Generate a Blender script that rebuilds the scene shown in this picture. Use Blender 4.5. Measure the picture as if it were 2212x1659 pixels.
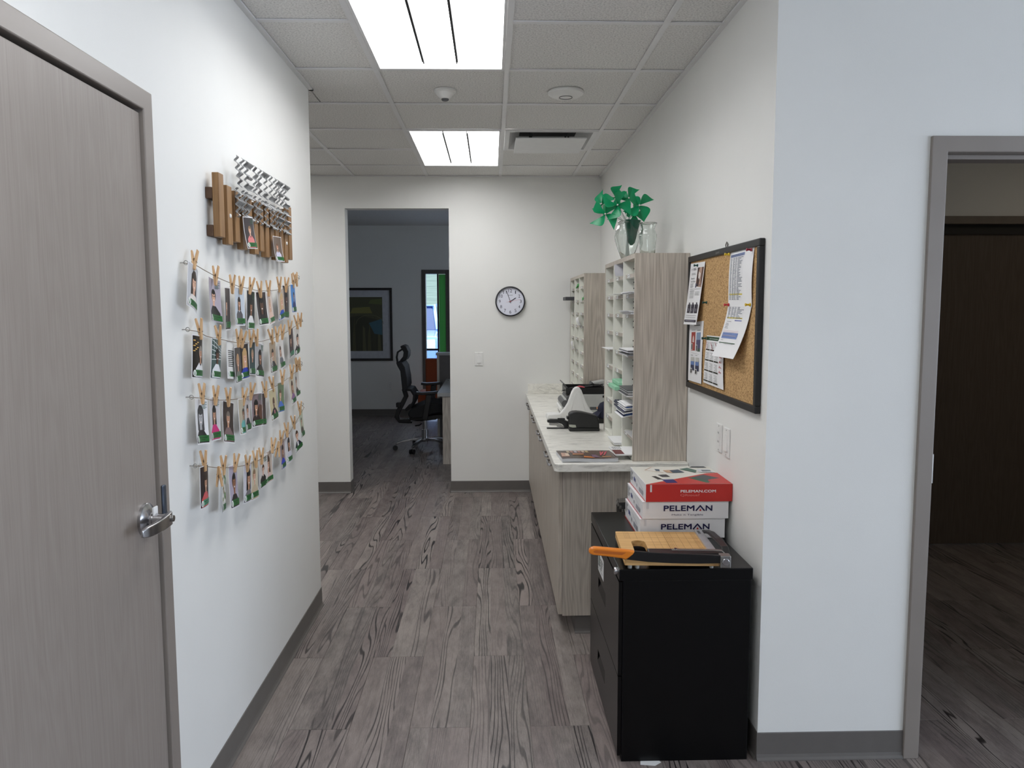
import bpy, bmesh, math, random
from mathutils import Vector, Matrix
random.seed(7)
for o in list(bpy.data.objects): bpy.data.objects.remove(o)
S = bpy.context.scene
COL = S.collection
PI = math.pi

# ------------------------------------------------------------------ camera
HC = 1.578
F_PX, PITCH, YAW, ROLL = 1688.83, 0.0949243, 0.0257257, -0.0021495
cp, sp, cy, sy, cr, sr = math.cos(PITCH), math.sin(PITCH), math.cos(YAW), math.sin(YAW), math.cos(ROLL), math.sin(ROLL)
FW = Vector((sy*cp, cy*cp, -sp)); RT0 = Vector((cy, -sy, 0)); UP0 = RT0.cross(FW)
RT = RT0*cr + UP0*sr; UP = UP0*cr - RT0*sr
cam = bpy.data.cameras.new('camera'); camo = bpy.data.objects.new('camera', cam); COL.objects.link(camo)
cam.sensor_fit = 'HORIZONTAL'; cam.sensor_width = 36; cam.lens = F_PX*36/2212; cam.clip_start = .05; cam.clip_end = 200
mw = Matrix.Identity(4)
for i, a in enumerate((RT, UP, -FW)):
    for j in range(3): mw[j][i] = a[j]
mw.translation = (0, 0, HC)
camo.matrix_world = mw
S.camera = camo

# ------------------------------------------------------------------ world, exposure
W = bpy.data.worlds.new('sky'); S.world = W; W.use_nodes = True
nt = W.node_tree; bg = nt.nodes['Background']
tc = nt.nodes.new('ShaderNodeTexCoord'); sep = nt.nodes.new('ShaderNodeSeparateXYZ'); rp = nt.nodes.new('ShaderNodeValToRGB')
nt.links.new(tc.outputs['Generated'], sep.inputs[0]); nt.links.new(sep.outputs[2], rp.inputs[0]); nt.links.new(rp.outputs[0], bg.inputs[0])
rp.color_ramp.elements[0].color = (.74, .84, 1, 1); rp.color_ramp.elements[1].color = (.62, .76, 1, 1)
bg.inputs[1].default_value = 3.5
SKY_PORTALS = []
S.view_settings.view_transform = 'Standard'; S.view_settings.look = 'None'
S.view_settings.exposure = 0.55; S.view_settings.gamma = 1.0; S.view_settings.use_curve_mapping = False
LAMP = 7.2     # emission of the ceiling light lenses

def portal(loc, rot, sx, sy_):
    l = bpy.data.lights.new('window_portal', 'AREA'); l.shape = 'RECTANGLE'; l.size = sx; l.size_y = sy_
    o = bpy.data.objects.new('window_portal', l); COL.objects.link(o); o.location = loc; o.rotation_euler = rot
    l.cycles.is_portal = True
    return o
portal((6.1, -1.0, 1.45), (0, PI/2, 0), 2.3, 6.4)        # windows in the side wall (light enters towards -X)
portal((2.1, 11.72, 1.15), (-PI/2, 0, 0), 2.4, 2.1)       # unseen far room window added to let daylight in (light enters towards -Y)
portal((-.83, 11.72, 1.15), (-PI/2, 0, 0), .3, 2.0)

# ------------------------------------------------------------------ helpers
def at(px, py, X=None, Y=None, Z=None):
    d = RT*((px-1106)/F_PX) - UP*((py-829.5)/F_PX) + FW
    o = Vector((0, 0, HC))
    if X is not None: t = (X-o.x)/d.x
    elif Y is not None: t = (Y-o.y)/d.y
    else: t = (Z-o.z)/d.z
    return o + d*t
def lin(c):
    return tuple((v/255/12.92 if v/255 <= .04045 else ((v/255+.055)/1.055)**2.4) for v in c)
def C4(c): return (*lin(c), 1)

MATS = {}
def base(name):
    m = bpy.data.materials.new(name); m.use_nodes = True
    return m, m.node_tree, m.node_tree.nodes['Principled BSDF']
def N(t, kind, **kw):
    n = t.nodes.new(kind)
    for k, v in kw.items():
        if k in n.inputs: n.inputs[k].default_value = v
        else: setattr(n, k, v)
    return n
def pm(name, col, rough=.5, metal=0., var=.06, scale=20., stretch=(1, 1, 1), bump=0., bscale=300., spec=.5, trans=0., coat=0., ior=1.5):
    """procedural paint/plastic/metal: noise-varied colour and optional fine relief"""
    if name in MATS: return MATS[name]
    m, t, p = base(name)
    co = N(t, 'ShaderNodeTexCoord'); mp = N(t, 'ShaderNodeMapping'); mp.inputs['Scale'].default_value = stretch
    t.links.new(co.outputs['Object'], mp.inputs[0])
    no = N(t, 'ShaderNodeTexNoise', Scale=scale, Detail=5.); t.links.new(mp.outputs[0], no.inputs[0])
    c = lin(col); r = N(t, 'ShaderNodeValToRGB')
    r.color_ramp.elements[0].position = .3; r.color_ramp.elements[1].position = .7
    r.color_ramp.elements[0].color = (*[x*(1-var) for x in c], 1); r.color_ramp.elements[1].color = (*[min(1, x*(1+var)) for x in c], 1)
    t.links.new(no.outputs[0], r.inputs[0]); t.links.new(r.outputs[0], p.inputs['Base Color'])
    p.inputs['Roughness'].default_value = rough; p.inputs['Metallic'].default_value = metal
    p.inputs['Specular IOR Level'].default_value = spec; p.inputs['Transmission Weight'].default_value = trans
    p.inputs['Coat Weight'].default_value = coat; p.inputs['IOR'].default_value = ior
    if bump:
        b = N(t, 'ShaderNodeTexNoise', Scale=bscale, Detail=3.); t.links.new(mp.outputs[0], b.inputs[0])
        bu = N(t, 'ShaderNodeBump', Strength=bump, Distance=.002); t.links.new(b.outputs[0], bu.inputs['Height']); t.links.new(bu.outputs[0], p.inputs['Normal'])
    MATS[name] = m; return m
def laminate(name, c1, c2, axis='Z', rough=.45, fine=1.):
    """wood-print laminate: cathedral rings stretched along one axis + fine pores"""
    if name in MATS: return MATS[name]
    m, t, p = base(name)
    co = N(t, 'ShaderNodeTexCoord'); oi = N(t, 'ShaderNodeObjectInfo')
    off = N(t, 'ShaderNodeVectorMath', operation='SCALE'); cx = N(t, 'ShaderNodeCombineXYZ')
    for i in range(3): t.links.new(oi.outputs['Random'], cx.inputs[i])
    t.links.new(cx.outputs[0], off.inputs[0]); off.inputs['Scale'].default_value = 7.3
    ad = N(t, 'ShaderNodeVectorMath', operation='ADD'); t.links.new(co.outputs['Object'], ad.inputs[0]); t.links.new(off.outputs[0], ad.inputs[1])
    def sc(a, b):
        s = [a]*3; s['XYZ'.index(axis)] = b
        mp = N(t, 'ShaderNodeMapping'); mp.inputs['Scale'].default_value = s; t.links.new(ad.outputs[0], mp.inputs[0]); return mp
    m1 = sc(4.6, .5); n1 = N(t, 'ShaderNodeTexNoise', Scale=1.0, Detail=2.5); t.links.new(m1.outputs[0], n1.inputs[0])
    mul = N(t, 'ShaderNodeMath', operation='MULTIPLY'); mul.inputs[1].default_value = 170.; t.links.new(n1.outputs[0], mul.inputs[0])
    sn = N(t, 'ShaderNodeMath', operation='SINE'); t.links.new(mul.outputs[0], sn.inputs[0])
    m2 = sc(260.*fine, 5.); n2 = N(t, 'ShaderNodeTexNoise', Scale=1.0, Detail=4.); t.links.new(m2.outputs[0], n2.inputs[0])
    m3 = sc(34., .8); n3 = N(t, 'ShaderNodeTexNoise', Scale=1.0, Detail=3.); t.links.new(m3.outputs[0], n3.inputs[0])
    a1 = N(t, 'ShaderNodeMath', operation='MULTIPLY_ADD'); t.links.new(sn.outputs[0], a1.inputs[0]); a1.inputs[1].default_value = .075; t.links.new(n2.outputs[0], a1.inputs[2])
    a2 = N(t, 'ShaderNodeMath', operation='MULTIPLY_ADD'); t.links.new(n3.outputs[0], a2.inputs[0]); a2.inputs[1].default_value = .10; t.links.new(a1.outputs[0], a2.inputs[2])
    r = N(t, 'ShaderNodeValToRGB'); r.color_ramp.elements[0].position = .32; r.color_ramp.elements[1].position = .78
    r.color_ramp.elements[0].color = C4(c1); r.color_ramp.elements[1].color = C4(c2)
    t.links.new(a2.outputs[0], r.inputs[0]); t.links.new(r.outputs[0], p.inputs['Base Color'])
    p.inputs['Roughness'].default_value = rough; p.inputs['Specular IOR Level'].default_value = .35
    bu = N(t, 'ShaderNodeBump', Strength=.12, Distance=.001); t.links.new(a1.outputs[0], bu.inputs['Height']); t.links.new(bu.outputs[0], p.inputs['Normal'])
    MATS[name] = m; return m
def emit(name, col, s):
    m, t, p = base(name)
    co = N(t, 'ShaderNodeTexCoord'); no = N(t, 'ShaderNodeTexNoise', Scale=4.); t.links.new(co.outputs['Object'], no.inputs[0])
    p.inputs['Base Color'].default_value = C4(col); p.inputs['Emission Color'].default_value = C4(col)
    mr = N(t, 'ShaderNodeMapRange'); mr.inputs[3].default_value = s*.97; mr.inputs[4].default_value = s*1.03
    t.links.new(no.outputs[0], mr.inputs[0]); t.links.new(mr.outputs[0], p.inputs['Emission Strength'])
    p.inputs['Roughness'].default_value = .4
    return m
def glass(name, col=(255, 255, 255), rough=0., ior=1.45):
    m, t, p = base(name)
    p.inputs['Base Color'].default_value = C4(col); p.inputs['Transmission Weight'].default_value = 1; p.inputs['Roughness'].default_value = rough; p.inputs['IOR'].default_value = ior
    MATS[name] = m; return m
def mat_print():
    m, t, p = base('printed_paper')
    a = N(t, 'ShaderNodeVertexColor', layer_name='Col')
    co = N(t, 'ShaderNodeTexCoord'); no = N(t, 'ShaderNodeTexNoise', Scale=900.); t.links.new(co.outputs['Object'], no.inputs[0])
    mx = N(t, 'ShaderNodeMix', data_type='RGBA', blend_type='MULTIPLY'); mx.inputs[0].default_value = .12
    t.links.new(a.outputs[0], mx.inputs[6]); t.links.new(no.outputs[0], mx.inputs[7]); t.links.new(mx.outputs[2], p.inputs['Base Color'])
    p.inputs['Roughness'].default_value = .4; p.inputs['Specular IOR Level'].default_value = .35
    return m
PRINT = mat_print()

class MB:
    def __init__(s, org=(0, 0, 0)): s.v = []; s.f = []; s.o = Vector(org)
    def add(s, vs, fs):
        b = len(s.v); s.v += [Vector(v) for v in vs]; s.f += [tuple(b+i for i in f) for f in fs]; return s
    def box(s, x0, x1, y0, y1, z0, z1):
        return s.add([(x0,y0,z0),(x1,y0,z0),(x1,y1,z0),(x0,y1,z0),(x0,y0,z1),(x1,y0,z1),(x1,y1,z1),(x0,y1,z1)],
                     [(0,3,2,1),(4,5,6,7),(0,1,5,4),(1,2,6,5),(2,3,7,6),(3,0,4,7)])
    def obox(s, c, u, v, w):
        c, u, v, w = Vector(c), Vector(u), Vector(v), Vector(w)
        return s.add([c+u*a+v*b+w*d for d in (-1,1) for a, b in ((-1,-1),(1,-1),(1,1),(-1,1))],
                     [(0,3,2,1),(4,5,6,7),(0,1,5,4),(1,2,6,5),(2,3,7,6),(3,0,4,7)])
    def bar(s, p, q, a, b, up=(0, 0, 1)):
        p, q = Vector(p), Vector(q); d = (q-p); u = d.cross(Vector(up)).normalized(); w = u.cross(d).normalized()
        return s.obox((p+q)/2, d/2, u*a/2, w*b/2)
    def cyl(s, p, q, r0, r1=None, n=16):
        p, q = Vector(p), Vector(q); r1 = r0 if r1 is None else r1; d = (q-p).normalized()
        u = d.orthogonal().normalized(); w = d.cross(u)
        vs = [p+(u*math.cos(2*PI*i/n)+w*math.sin(2*PI*i/n))*r0 for i in range(n)]+[q+(u*math.cos(2*PI*i/n)+w*math.sin(2*PI*i/n))*r1 for i in range(n)]
        return s.add(vs, [(i, (i+1) % n, n+(i+1) % n, n+i) for i in range(n)]+[tuple(range(n-1, -1, -1)), tuple(range(n, 2*n))])
    def lathe(s, prof, c=(0, 0, 0), n=28, axis='Z', closed=False, sq=None):
        c = Vector(c); vs = []
        for r, z in prof:
            for i in range(n):
                a = 2*PI*i/n; k = 1 if sq is None else sq(a, z)
                x, y = r*k*math.cos(a), r*k*math.sin(a)
                vs.append(c+Vector({'Z': (x, y, z), 'X': (z, x, y), 'Y': (x, z, -y)}[axis]))
        m = len(prof); fs = []
        for j in range(m-1 if not closed else m):
            k = (j+1) % m
            fs += [(j*n+i, j*n+(i+1) % n, k*n+(i+1) % n, k*n+i) for i in range(n)]
        if not closed: fs += [tuple(range(n-1, -1, -1)), tuple((m-1)*n+i for i in range(n))]
        return s.add(vs, fs)
    def tube(s, pts, r, n=8, rr=None):
        pts = [Vector(p) for p in pts]; vs = []; m = len(pts); u = None
        for j, p in enumerate(pts):
            d = (pts[min(j+1, m-1)]-pts[max(j-1, 0)]).normalized()
            u = d.orthogonal().normalized() if u is None else (u-d*u.dot(d)).normalized()
            w = d.cross(u); R = rr[j] if rr else r
            vs += [p+(u*math.cos(2*PI*i/n)+w*math.sin(2*PI*i/n))*R for i in range(n)]
        fs = [(j*n+i, j*n+(i+1) % n, (j+1)*n+(i+1) % n, (j+1)*n+i) for j in range(m-1) for i in range(n)]
        return s.add(vs, fs+[tuple(range(n-1, -1, -1)), tuple((m-1)*n+i for i in range(n))])
    def ribbon(s, pts, u, a, b):
        """sweep a rectangle (a along fixed axis u, b across path)"""
        pts = [Vector(p) for p in pts]; u = Vector(u).normalized(); vs = []; m = len(pts)
        for j, p in enumerate(pts):
            d = (pts[min(j+1, m-1)]-pts[max(j-1, 0)]).normalized(); w = d.cross(u).normalized()
            bb = b[j] if isinstance(b, (list, tuple)) else b; aa = a[j] if isinstance(a, (list, tuple)) else a
            vs += [p+u*aa/2+w*bb/2, p-u*aa/2+w*bb/2, p-u*aa/2-w*bb/2, p+u*aa/2-w*bb/2]
        fs = [(j*4+i, j*4+(i+1) % 4, (j+1)*4+(i+1) % 4, (j+1)*4+i) for j in range(m-1) for i in range(4)]
        return s.add(vs, fs+[(3, 2, 1, 0), tuple((m-1)*4+i for i in range(4))])
    def prism(s, poly, O, U, V, Nn, d):
        O, U, V, Nn = Vector(O), Vector(U), Vector(V), Vector(Nn); n = len(poly)
        a = [O+U*p[0]+V*p[1] for p in poly]
        return s.add(a+[p+Nn*d for p in a], [tuple(range(n-1, -1, -1)), tuple(range(n, 2*n))]+[(i, (i+1) % n, n+(i+1) % n, n+i) for i in range(n)])
    def grid(s, fn, nu, nv):
        return s.add([fn(i/nu, j/nv) for j in range(nv+1) for i in range(nu+1)],
                     [(j*(nu+1)+i, j*(nu+1)+i+1, (j+1)*(nu+1)+i+1, (j+1)*(nu+1)+i) for j in range(nv) for i in range(nu)])
    def sheet(s, fn, nu, nv, th, nrm):
        """curved sheet with thickness"""
        nrm = Vector(nrm); k = (nu+1)*(nv+1); b = len(s.v)
        s.grid(fn, nu, nv); s.grid(lambda u, v: Vector(fn(u, v))-nrm*th, nu, nv)
        rim = [i for i in range(nu+1)]+[(j+1)*(nu+1)-1 for j in range(1, nv+1)]+[nv*(nu+1)+i for i in range(nu-1, -1, -1)]+[j*(nu+1) for j in range(nv-1, 0, -1)]
        for i in range(len(rim)):
            a, c = rim[i], rim[(i+1) % len(rim)]
            s.f.append((b+a, b+k+a, b+k+c, b+c))
        return s
    def mesh(s, name, fix=True):
        me = bpy.data.meshes.new(name); me.from_pydata([v-s.o for v in s.v], [], s.f)
        if fix:
            bm = bmesh.new(); bm.from_mesh(me); bmesh.ops.recalc_face_normals(bm, faces=bm.faces); bm.to_mesh(me); bm.free()
        return me
    def build(s, name, mat, parent=None, smooth=False, bevel=0, seg=2, fix=True, loc=None):
        me = s.mesh(name, fix)
        return mk(name, me, mat, parent, smooth, bevel, seg, loc if loc is not None else (tuple(s.o) if parent is None else None))
def mk(name, me, mat, parent=None, smooth=False, bevel=0, seg=2, loc=None):
    if mat and not me.materials: me.materials.append(mat)
    if smooth:
        for p in me.polygons: p.use_smooth = True
        me.set_sharp_from_angle(angle=math.radians(38))
    o = bpy.data.objects.new(name, me); COL.objects.link(o)
    if parent: o.parent = parent
    if loc is not None: o.location = loc
    if bevel:
        b = o.modifiers.new('bevel', 'BEVEL'); b.width = bevel; b.segments = seg; b.limit_method = 'ANGLE'; b.angle_limit = math.radians(40)
    return o
def tag(o, label, cat=None, group=None, kind=None):
    o['label'] = label
    if cat: o['category'] = cat
    if group: o['group'] = group
    if kind: o['kind'] = kind
    return o
def thing(name, label, cat, loc=(0, 0, 0), rz=0, group=None, kind=None):
    o = bpy.data.objects.new(name, None); COL.objects.link(o); o.location = loc; o.rotation_euler = (0, 0, rz); o.empty_display_size = .05
    return tag(o, label, cat, group, kind)
def struct(name, mb, mat, label, parent=None, bevel=0):
    o = mb.build(name, mat, parent, bevel=bevel)
    if parent is None: tag(o, label, None, None, 'structure')
    return o

_T = {}
def text_geo(s, bold=0):
    if (s, bold) in _T: return _T[(s, bold)]
    cu = bpy.data.curves.new('t', 'FONT'); cu.body = s; cu.size = 1; cu.align_x = 'CENTER'; cu.align_y = 'CENTER'; cu.resolution_u = 3; cu.offset = bold
    o = bpy.data.objects.new('t', cu); COL.objects.link(o)
    dg = bpy.context.evaluated_depsgraph_get(); dg.update(); me = o.evaluated_get(dg).to_mesh()
    vs = [v.co.copy() for v in me.vertices]; fs = [tuple(p.vertices) for p in me.polygons]
    bpy.data.objects.remove(o); bpy.data.curves.remove(cu)
    xs = [v.x for v in vs]; ys = [v.y for v in vs]
    x0, x1, y0, y1 = min(xs), max(xs), min(ys), max(ys)
    vs = [((v.x-(x0+x1)/2)/(x1-x0), (v.y-(y0+y1)/2)/(y1-y0)) for v in vs]
    _T[(s, bold)] = (vs, fs, (x1-x0)/(y1-y0)); return _T[(s, bold)]
class Decal:
    """flat print: coloured polygons lying on a surface fn(u,v,offset)"""
    def __init__(s, fn, off=.0004, step=.00012, cuts=0):
        s.fn = fn; s.off = off; s.step = step; s.cuts = cuts; s.bm = bmesh.new(); s.cl = s.bm.faces.layers.int.new('c'); s.cols = []
    def poly(s, col, pts):
        vs = [s.bm.verts.new((p[0], p[1], s.off)) for p in pts]; f = s.bm.faces.new(vs); f[s.cl] = len(s.cols); s.cols.append(C4(col)); s.off += s.step
    def rect(s, col, u0, v0, u1, v1): s.poly(col, [(u0, v0), (u1, v0), (u1, v1), (u0, v1)])
    def rects(s, col, rs):
        for r in rs:
            s.rect(col, *r); s.off -= s.step
        s.off += s.step
    def ell(s, col, cu, cv, ru, rv, n=18, a0=0, a1=2*PI): s.poly(col, [(cu+ru*math.cos(a0+(a1-a0)*i/n), cv+rv*math.sin(a0+(a1-a0)*i/n)) for i in range(n if abs(a1-a0-2*PI) < .01 else n+1)])
    def line(s, col, p, q, w):
        dx, dy = q[0]-p[0], q[1]-p[1]; L = math.hypot(dx, dy); nx, ny = -dy/L*w/2, dx/L*w/2
        s.poly(col, [(p[0]+nx, p[1]+ny), (q[0]+nx, q[1]+ny), (q[0]-nx, q[1]-ny), (p[0]-nx, p[1]-ny)])
    def text(s, col, tx, u, v, w, h, bold=0):
        vs, fs, _ = text_geo(tx)
        for du, dv in (((-bold, -bold), (bold, -bold), (-bold, bold), (bold, bold), (0, 0)) if bold else ((0, 0),)):
            V = [s.bm.verts.new((u+du+a*w, v+dv+b*h, s.off)) for a, b in vs]
            for f in fs:
                try: g = s.bm.faces.new([V[i] for i in f]); g[s.cl] = len(s.cols)
                except ValueError: pass
            s.off += s.step*.1
        s.cols.append(C4(col)); s.off += s.step
    def build(s, name, parent, org=(0, 0, 0)):
        bm = s.bm
        if s.cuts:
            bmesh.ops.triangulate(bm, faces=[f for f in bm.faces if len(f.verts) > 4])
            for _ in range(4):
                lg = [e for e in bm.edges if e.calc_length() > .11]
                if not lg: break
                bmesh.ops.subdivide_edges(bm, edges=lg, cuts=1, use_grid_fill=True)
                bmesh.ops.triangulate(bm, faces=[f for f in bm.faces if len(f.verts) > 4])
        org = Vector(org)
        for v in bm.verts: v.co = Vector(s.fn(*v.co))-org
        me = bpy.data.meshes.new(name); ids = [f[s.cl] for f in bm.faces]; bm.to_mesh(me); bm.free()
        ca = me.color_attributes.new('Col', 'FLOAT_COLOR', 'CORNER')
        for p, i in zip(me.polygons, ids):
            for l in p.loop_indices: ca.data[l].color = s.cols[i]
        return mk(name, me, PRINT, parent)
def plane(O, U, V):
    O, U, V = Vector(O), Vector(U), Vector(V); Nn = U.cross(V).normalized()
    return lambda u, v, o=0: O+U*u+V*v+Nn*o
def plate(outer, holes, z0, z1, org=(0, 0, 0)):
    """flat plate with holes -> mesh (local xy)"""
    bm = bmesh.new()
    for lp in [outer]+holes:
        vs = [bm.verts.new((p[0], p[1], z0)) for p in lp]
        for i in range(len(vs)): bm.edges.new((vs[i], vs[(i+1) % len(vs)]))
    bmesh.ops.triangle_fill(bm, edges=bm.edges[:], use_beauty=True)
    r = bmesh.ops.extrude_face_region(bm, geom=bm.faces[:])
    for g in r['geom']:
        if isinstance(g, bmesh.types.BMVert): g.co.z = z1
    bmesh.ops.recalc_face_normals(bm, faces=bm.faces)
    me = bpy.data.meshes.new('plate'); bm.to_mesh(me); bm.free(); return me
def arc(cx, cy_, r, a0, a1, n): return [(cx+r*math.cos(a0+(a1-a0)*i/n), cy_+r*math.sin(a0+(a1-a0)*i/n)) for i in range(n+1)]
def rrect(x0, y0, x1, y1, r, n=4):
    return arc(x1-r, y0+r, r, -PI/2, 0, n)+arc(x1-r, y1-r, r, 0, PI/2, n)+arc(x0+r, y1-r, r, PI/2, PI, n)+arc(x0+r, y0+r, r, PI, 1.5*PI, n)
def copy_tree(o, parent=None):
    c = o.copy(); COL.objects.link(c); c.parent = parent
    for ch in o.children: copy_tree(ch, c)
    return c

# ------------------------------------------------------------------ materials of the setting
def mat_floor():
    m, t, p = base('vinyl_plank')
    L = t.links.new
    co = N(t, 'ShaderNodeTexCoord'); oi = N(t, 'ShaderNodeObjectInfo'); sx = N(t, 'ShaderNodeSeparateXYZ'); L(co.outputs['Object'], sx.inputs[0])
    def math_(op, a, b=None, c=None):
        n = N(t, 'ShaderNodeMath', operation=op)
        for i, v in enumerate((a, b, c)):
            if v is None: continue
            if isinstance(v, (int, float)): n.inputs[i].default_value = v
            else: L(v, n.inputs[i])
        return n.outputs[0]
    rnd = oi.outputs['Random']
    strip = math_('FLOOR', math_('DIVIDE', sx.outputs[0], .0762))
    key = math_('ADD', strip, math_('MULTIPLY', rnd, 91.7))
    wn = N(t, 'ShaderNodeTexWhiteNoise', noise_dimensions='1D'); L(key, wn.inputs['W'])
    ws = N(t, 'ShaderNodeSeparateColor'); L(wn.outputs['Color'], ws.inputs[0])
    cx = N(t, 'ShaderNodeCombineXYZ')
    L(math_('MULTIPLY_ADD', sx.outputs[0], 11., math_('MULTIPLY', key, 3.7)), cx.inputs[0]); L(math_('MULTIPLY_ADD', sx.outputs[1], .85, math_('MULTIPLY', rnd, 37.)), cx.inputs[1])
    n1 = N(t, 'ShaderNodeTexNoise', Scale=1., Detail=1.3, Roughness=.4); L(cx.outputs[0], n1.inputs[0])
    ring = math_('SINE', math_('ADD', math_('MULTIPLY', n1.outputs[0], 70.), math_('MULTIPLY', sx.outputs[0], 330.)))
    # thin, broken dark lines
    cm = N(t, 'ShaderNodeCombineXYZ'); L(math_('MULTIPLY_ADD', sx.outputs[0], 30., math_('MULTIPLY', key, 1.3)), cm.inputs[0]); L(math_('MULTIPLY', sx.outputs[1], 4.), cm.inputs[1])
    n2 = N(t, 'ShaderNodeTexNoise', Scale=1., Detail=3.); L(cm.outputs[0], n2.inputs[0])
    thr = math_('MULTIPLY_ADD', n2.outputs[0], 1.3, -.22)
    ln = N(t, 'ShaderNodeMapRange', interpolation_type='SMOOTHSTEP'); L(math_('SUBTRACT', ring, thr), ln.inputs[0]); ln.inputs[1].default_value = .05; ln.inputs[2].default_value = .55
    gi = N(t, 'ShaderNodeMapRange'); L(ws.outputs[0], gi.inputs[0]); gi.inputs[1].default_value = .25; gi.inputs[2].default_value = .9; gi.inputs[3].default_value = .15; gi.inputs[4].default_value = 1.0
    lines = math_('MULTIPLY', ln.outputs[0], gi.outputs[0])
    # pores and mottling
    cf = N(t, 'ShaderNodeCombineXYZ'); L(math_('MULTIPLY_ADD', sx.outputs[0], 420., math_('MULTIPLY', key, 9.)), cf.inputs[0]); L(math_('MULTIPLY', sx.outputs[1], 22.), cf.inputs[1])
    n3 = N(t, 'ShaderNodeTexNoise', Scale=1., Detail=4.); L(cf.outputs[0], n3.inputs[0])
    cg = N(t, 'ShaderNodeCombineXYZ'); L(math_('MULTIPLY_ADD', sx.outputs[0], 16., math_('MULTIPLY', key, 2.)), cg.inputs[0]); L(math_('MULTIPLY', sx.outputs[1], 5.), cg.inputs[1])
    n4 = N(t, 'ShaderNodeTexNoise', Scale=1., Detail=5., Roughness=.65); L(cg.outputs[0], n4.inputs[0])
    n5 = N(t, 'ShaderNodeTexNoise', Scale=330., Detail=2.); L(co.outputs['Object'], n5.inputs[0])
    tone = math_('ADD', math_('MULTIPLY', n4.outputs[0], 1.5), math_('ADD', math_('MULTIPLY', n3.outputs[0], .8), math_('ADD', math_('MULTIPLY', ws.outputs[1], .42), math_('MULTIPLY', n5.outputs[0], .75))))
    r = N(t, 'ShaderNodeValToRGB'); L(math_('DIVIDE', tone, 2.6), r.inputs[0]); e = r.color_ramp.elements
    e[0].position = .40; e[0].color = C4((56, 52, 52)); e[1].position = .80; e[1].color = C4((150, 141, 135))
    k = e.new(.56); k.color = C4((102, 95, 92))
    pk = N(t, 'ShaderNodeMix', data_type='RGBA'); L(math_('MULTIPLY', ws.outputs[2], .4), pk.inputs[0]); L(r.outputs[0], pk.inputs[6]); pk.inputs[7].default_value = C4((124, 108, 106))
    mx = N(t, 'ShaderNodeMix', data_type='RGBA'); L(lines, mx.inputs[0]); L(pk.outputs[2], mx.inputs[6]); mx.inputs[7].default_value = C4((36, 32, 33))
    L(mx.outputs[2], p.inputs['Base Color'])
    p.inputs['Roughness'].default_value = .42; p.inputs['Specular IOR Level'].default_value = .4
    h = math_('SUBTRACT', math_('MULTIPLY', n3.outputs[0], .5), lines)
    bu = N(t, 'ShaderNodeBump', Strength=.35, Distance=.0012); L(h, bu.inputs['Height']); L(bu.outputs[0], p.inputs['Normal'])
    return m
def mat_tile():
    m, t, p = base('mineral_fibre'); L = t.links.new
    co = N(t, 'ShaderNodeTexCoord'); n = N(t, 'ShaderNodeTexNoise', Scale=130., Detail=4., Roughness=.7); L(co.outputs['Object'], n.inputs[0])
    r = N(t, 'ShaderNodeValToRGB'); e = r.color_ramp.elements; e[0].position = .34; e[0].color = C4((196, 195, 193)); e[1].position = .55; e[1].color = C4((236, 235, 232))
    L(n.outputs[0], r.inputs[0]); L(r.outputs[0], p.inputs['Base Color']); p.inputs['Roughness'].default_value = .95; p.inputs['Specular IOR Level'].default_value = .1
    bu = N(t, 'ShaderNodeBump', Strength=.5, Distance=.002); L(n.outputs[0], bu.inputs['Height']); L(bu.outputs[0], p.inputs['Normal'])
    return m
def mat_quartz():
    m, t, p = base('quartz'); L = t.links.new
    co = N(t, 'ShaderNodeTexCoord'); mp = N(t, 'ShaderNodeMapping'); mp.inputs['Scale'].default_value = (2.2, 7., 7.); L(co.outputs['Object'], mp.inputs[0])
    n = N(t, 'ShaderNodeTexNoise', Scale=3., Detail=9., Roughness=.72, Distortion=1.6); L(mp.outputs[0], n.inputs[0])
    r = N(t, 'ShaderNodeValToRGB'); e = r.color_ramp.elements; e[0].position = .33; e[0].color = C4((178, 176, 170)); e[1].position = .56; e[1].color = C4((242, 240, 232))
    k = e.new(.44); k.color = C4((226, 224, 215))
    L(n.outputs[0], r.inputs[0]); L(r.outputs[0], p.inputs['Base Color']); p.inputs['Roughness'].default_value = .28
    return m
def mat_cork():
    m, t, p = base('cork'); L = t.links.new
    co = N(t, 'ShaderNodeTexCoord'); v = N(t, 'ShaderNodeTexVoronoi', Scale=260.); L(co.outputs['Object'], v.inputs[0])
    n = N(t, 'ShaderNodeTexNoise', Scale=90., Detail=6.); L(co.outputs['Object'], n.inputs[0])
    a = N(t, 'ShaderNodeMix', data_type='RGBA'); a.inputs[0].default_value = .5; L(v.outputs['Color'], a.inputs[6]); L(n.outputs['Color'], a.inputs[7])
    r = N(t, 'ShaderNodeValToRGB'); e = r.color_ramp.elements; e[0].position = .28; e[0].color = C4((140, 104, 62)); e[1].position = .6; e[1].color = C4((204, 166, 114))
    L(a.outputs[2], r.inputs[0]); L(r.outputs[0], p.inputs['Base Color']); p.inputs['Roughness'].default_value = .9
    bu = N(t, 'ShaderNodeBump', Strength=.3, Distance=.001); L(n.outputs[0], bu.inputs['Height']); L(bu.outputs[0], p.inputs['Normal'])
    return m
WALL = pm('wall_paint', (234, 234, 230), rough=.62, var=.012, scale=3, bump=.12, bscale=420, spec=.3)
FLOOR = mat_floor(); TILE = mat_tile(); QUARTZ = mat_quartz(); CORK = mat_cork()
GRID = pm('grid_paint', (228, 228, 228), rough=.45, var=.02)
FRAMEP = pm('taupe_frame_paint', (140, 132, 125), rough=.38, var=.03, scale=6)
DOORP = laminate('taupe_door_veneer', (142, 133, 126), (152, 144, 137), rough=.4)
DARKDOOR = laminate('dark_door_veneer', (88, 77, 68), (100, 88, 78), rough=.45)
COVE = pm('rubber_cove', (102, 98, 94), rough=.45, var=.04)
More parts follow.
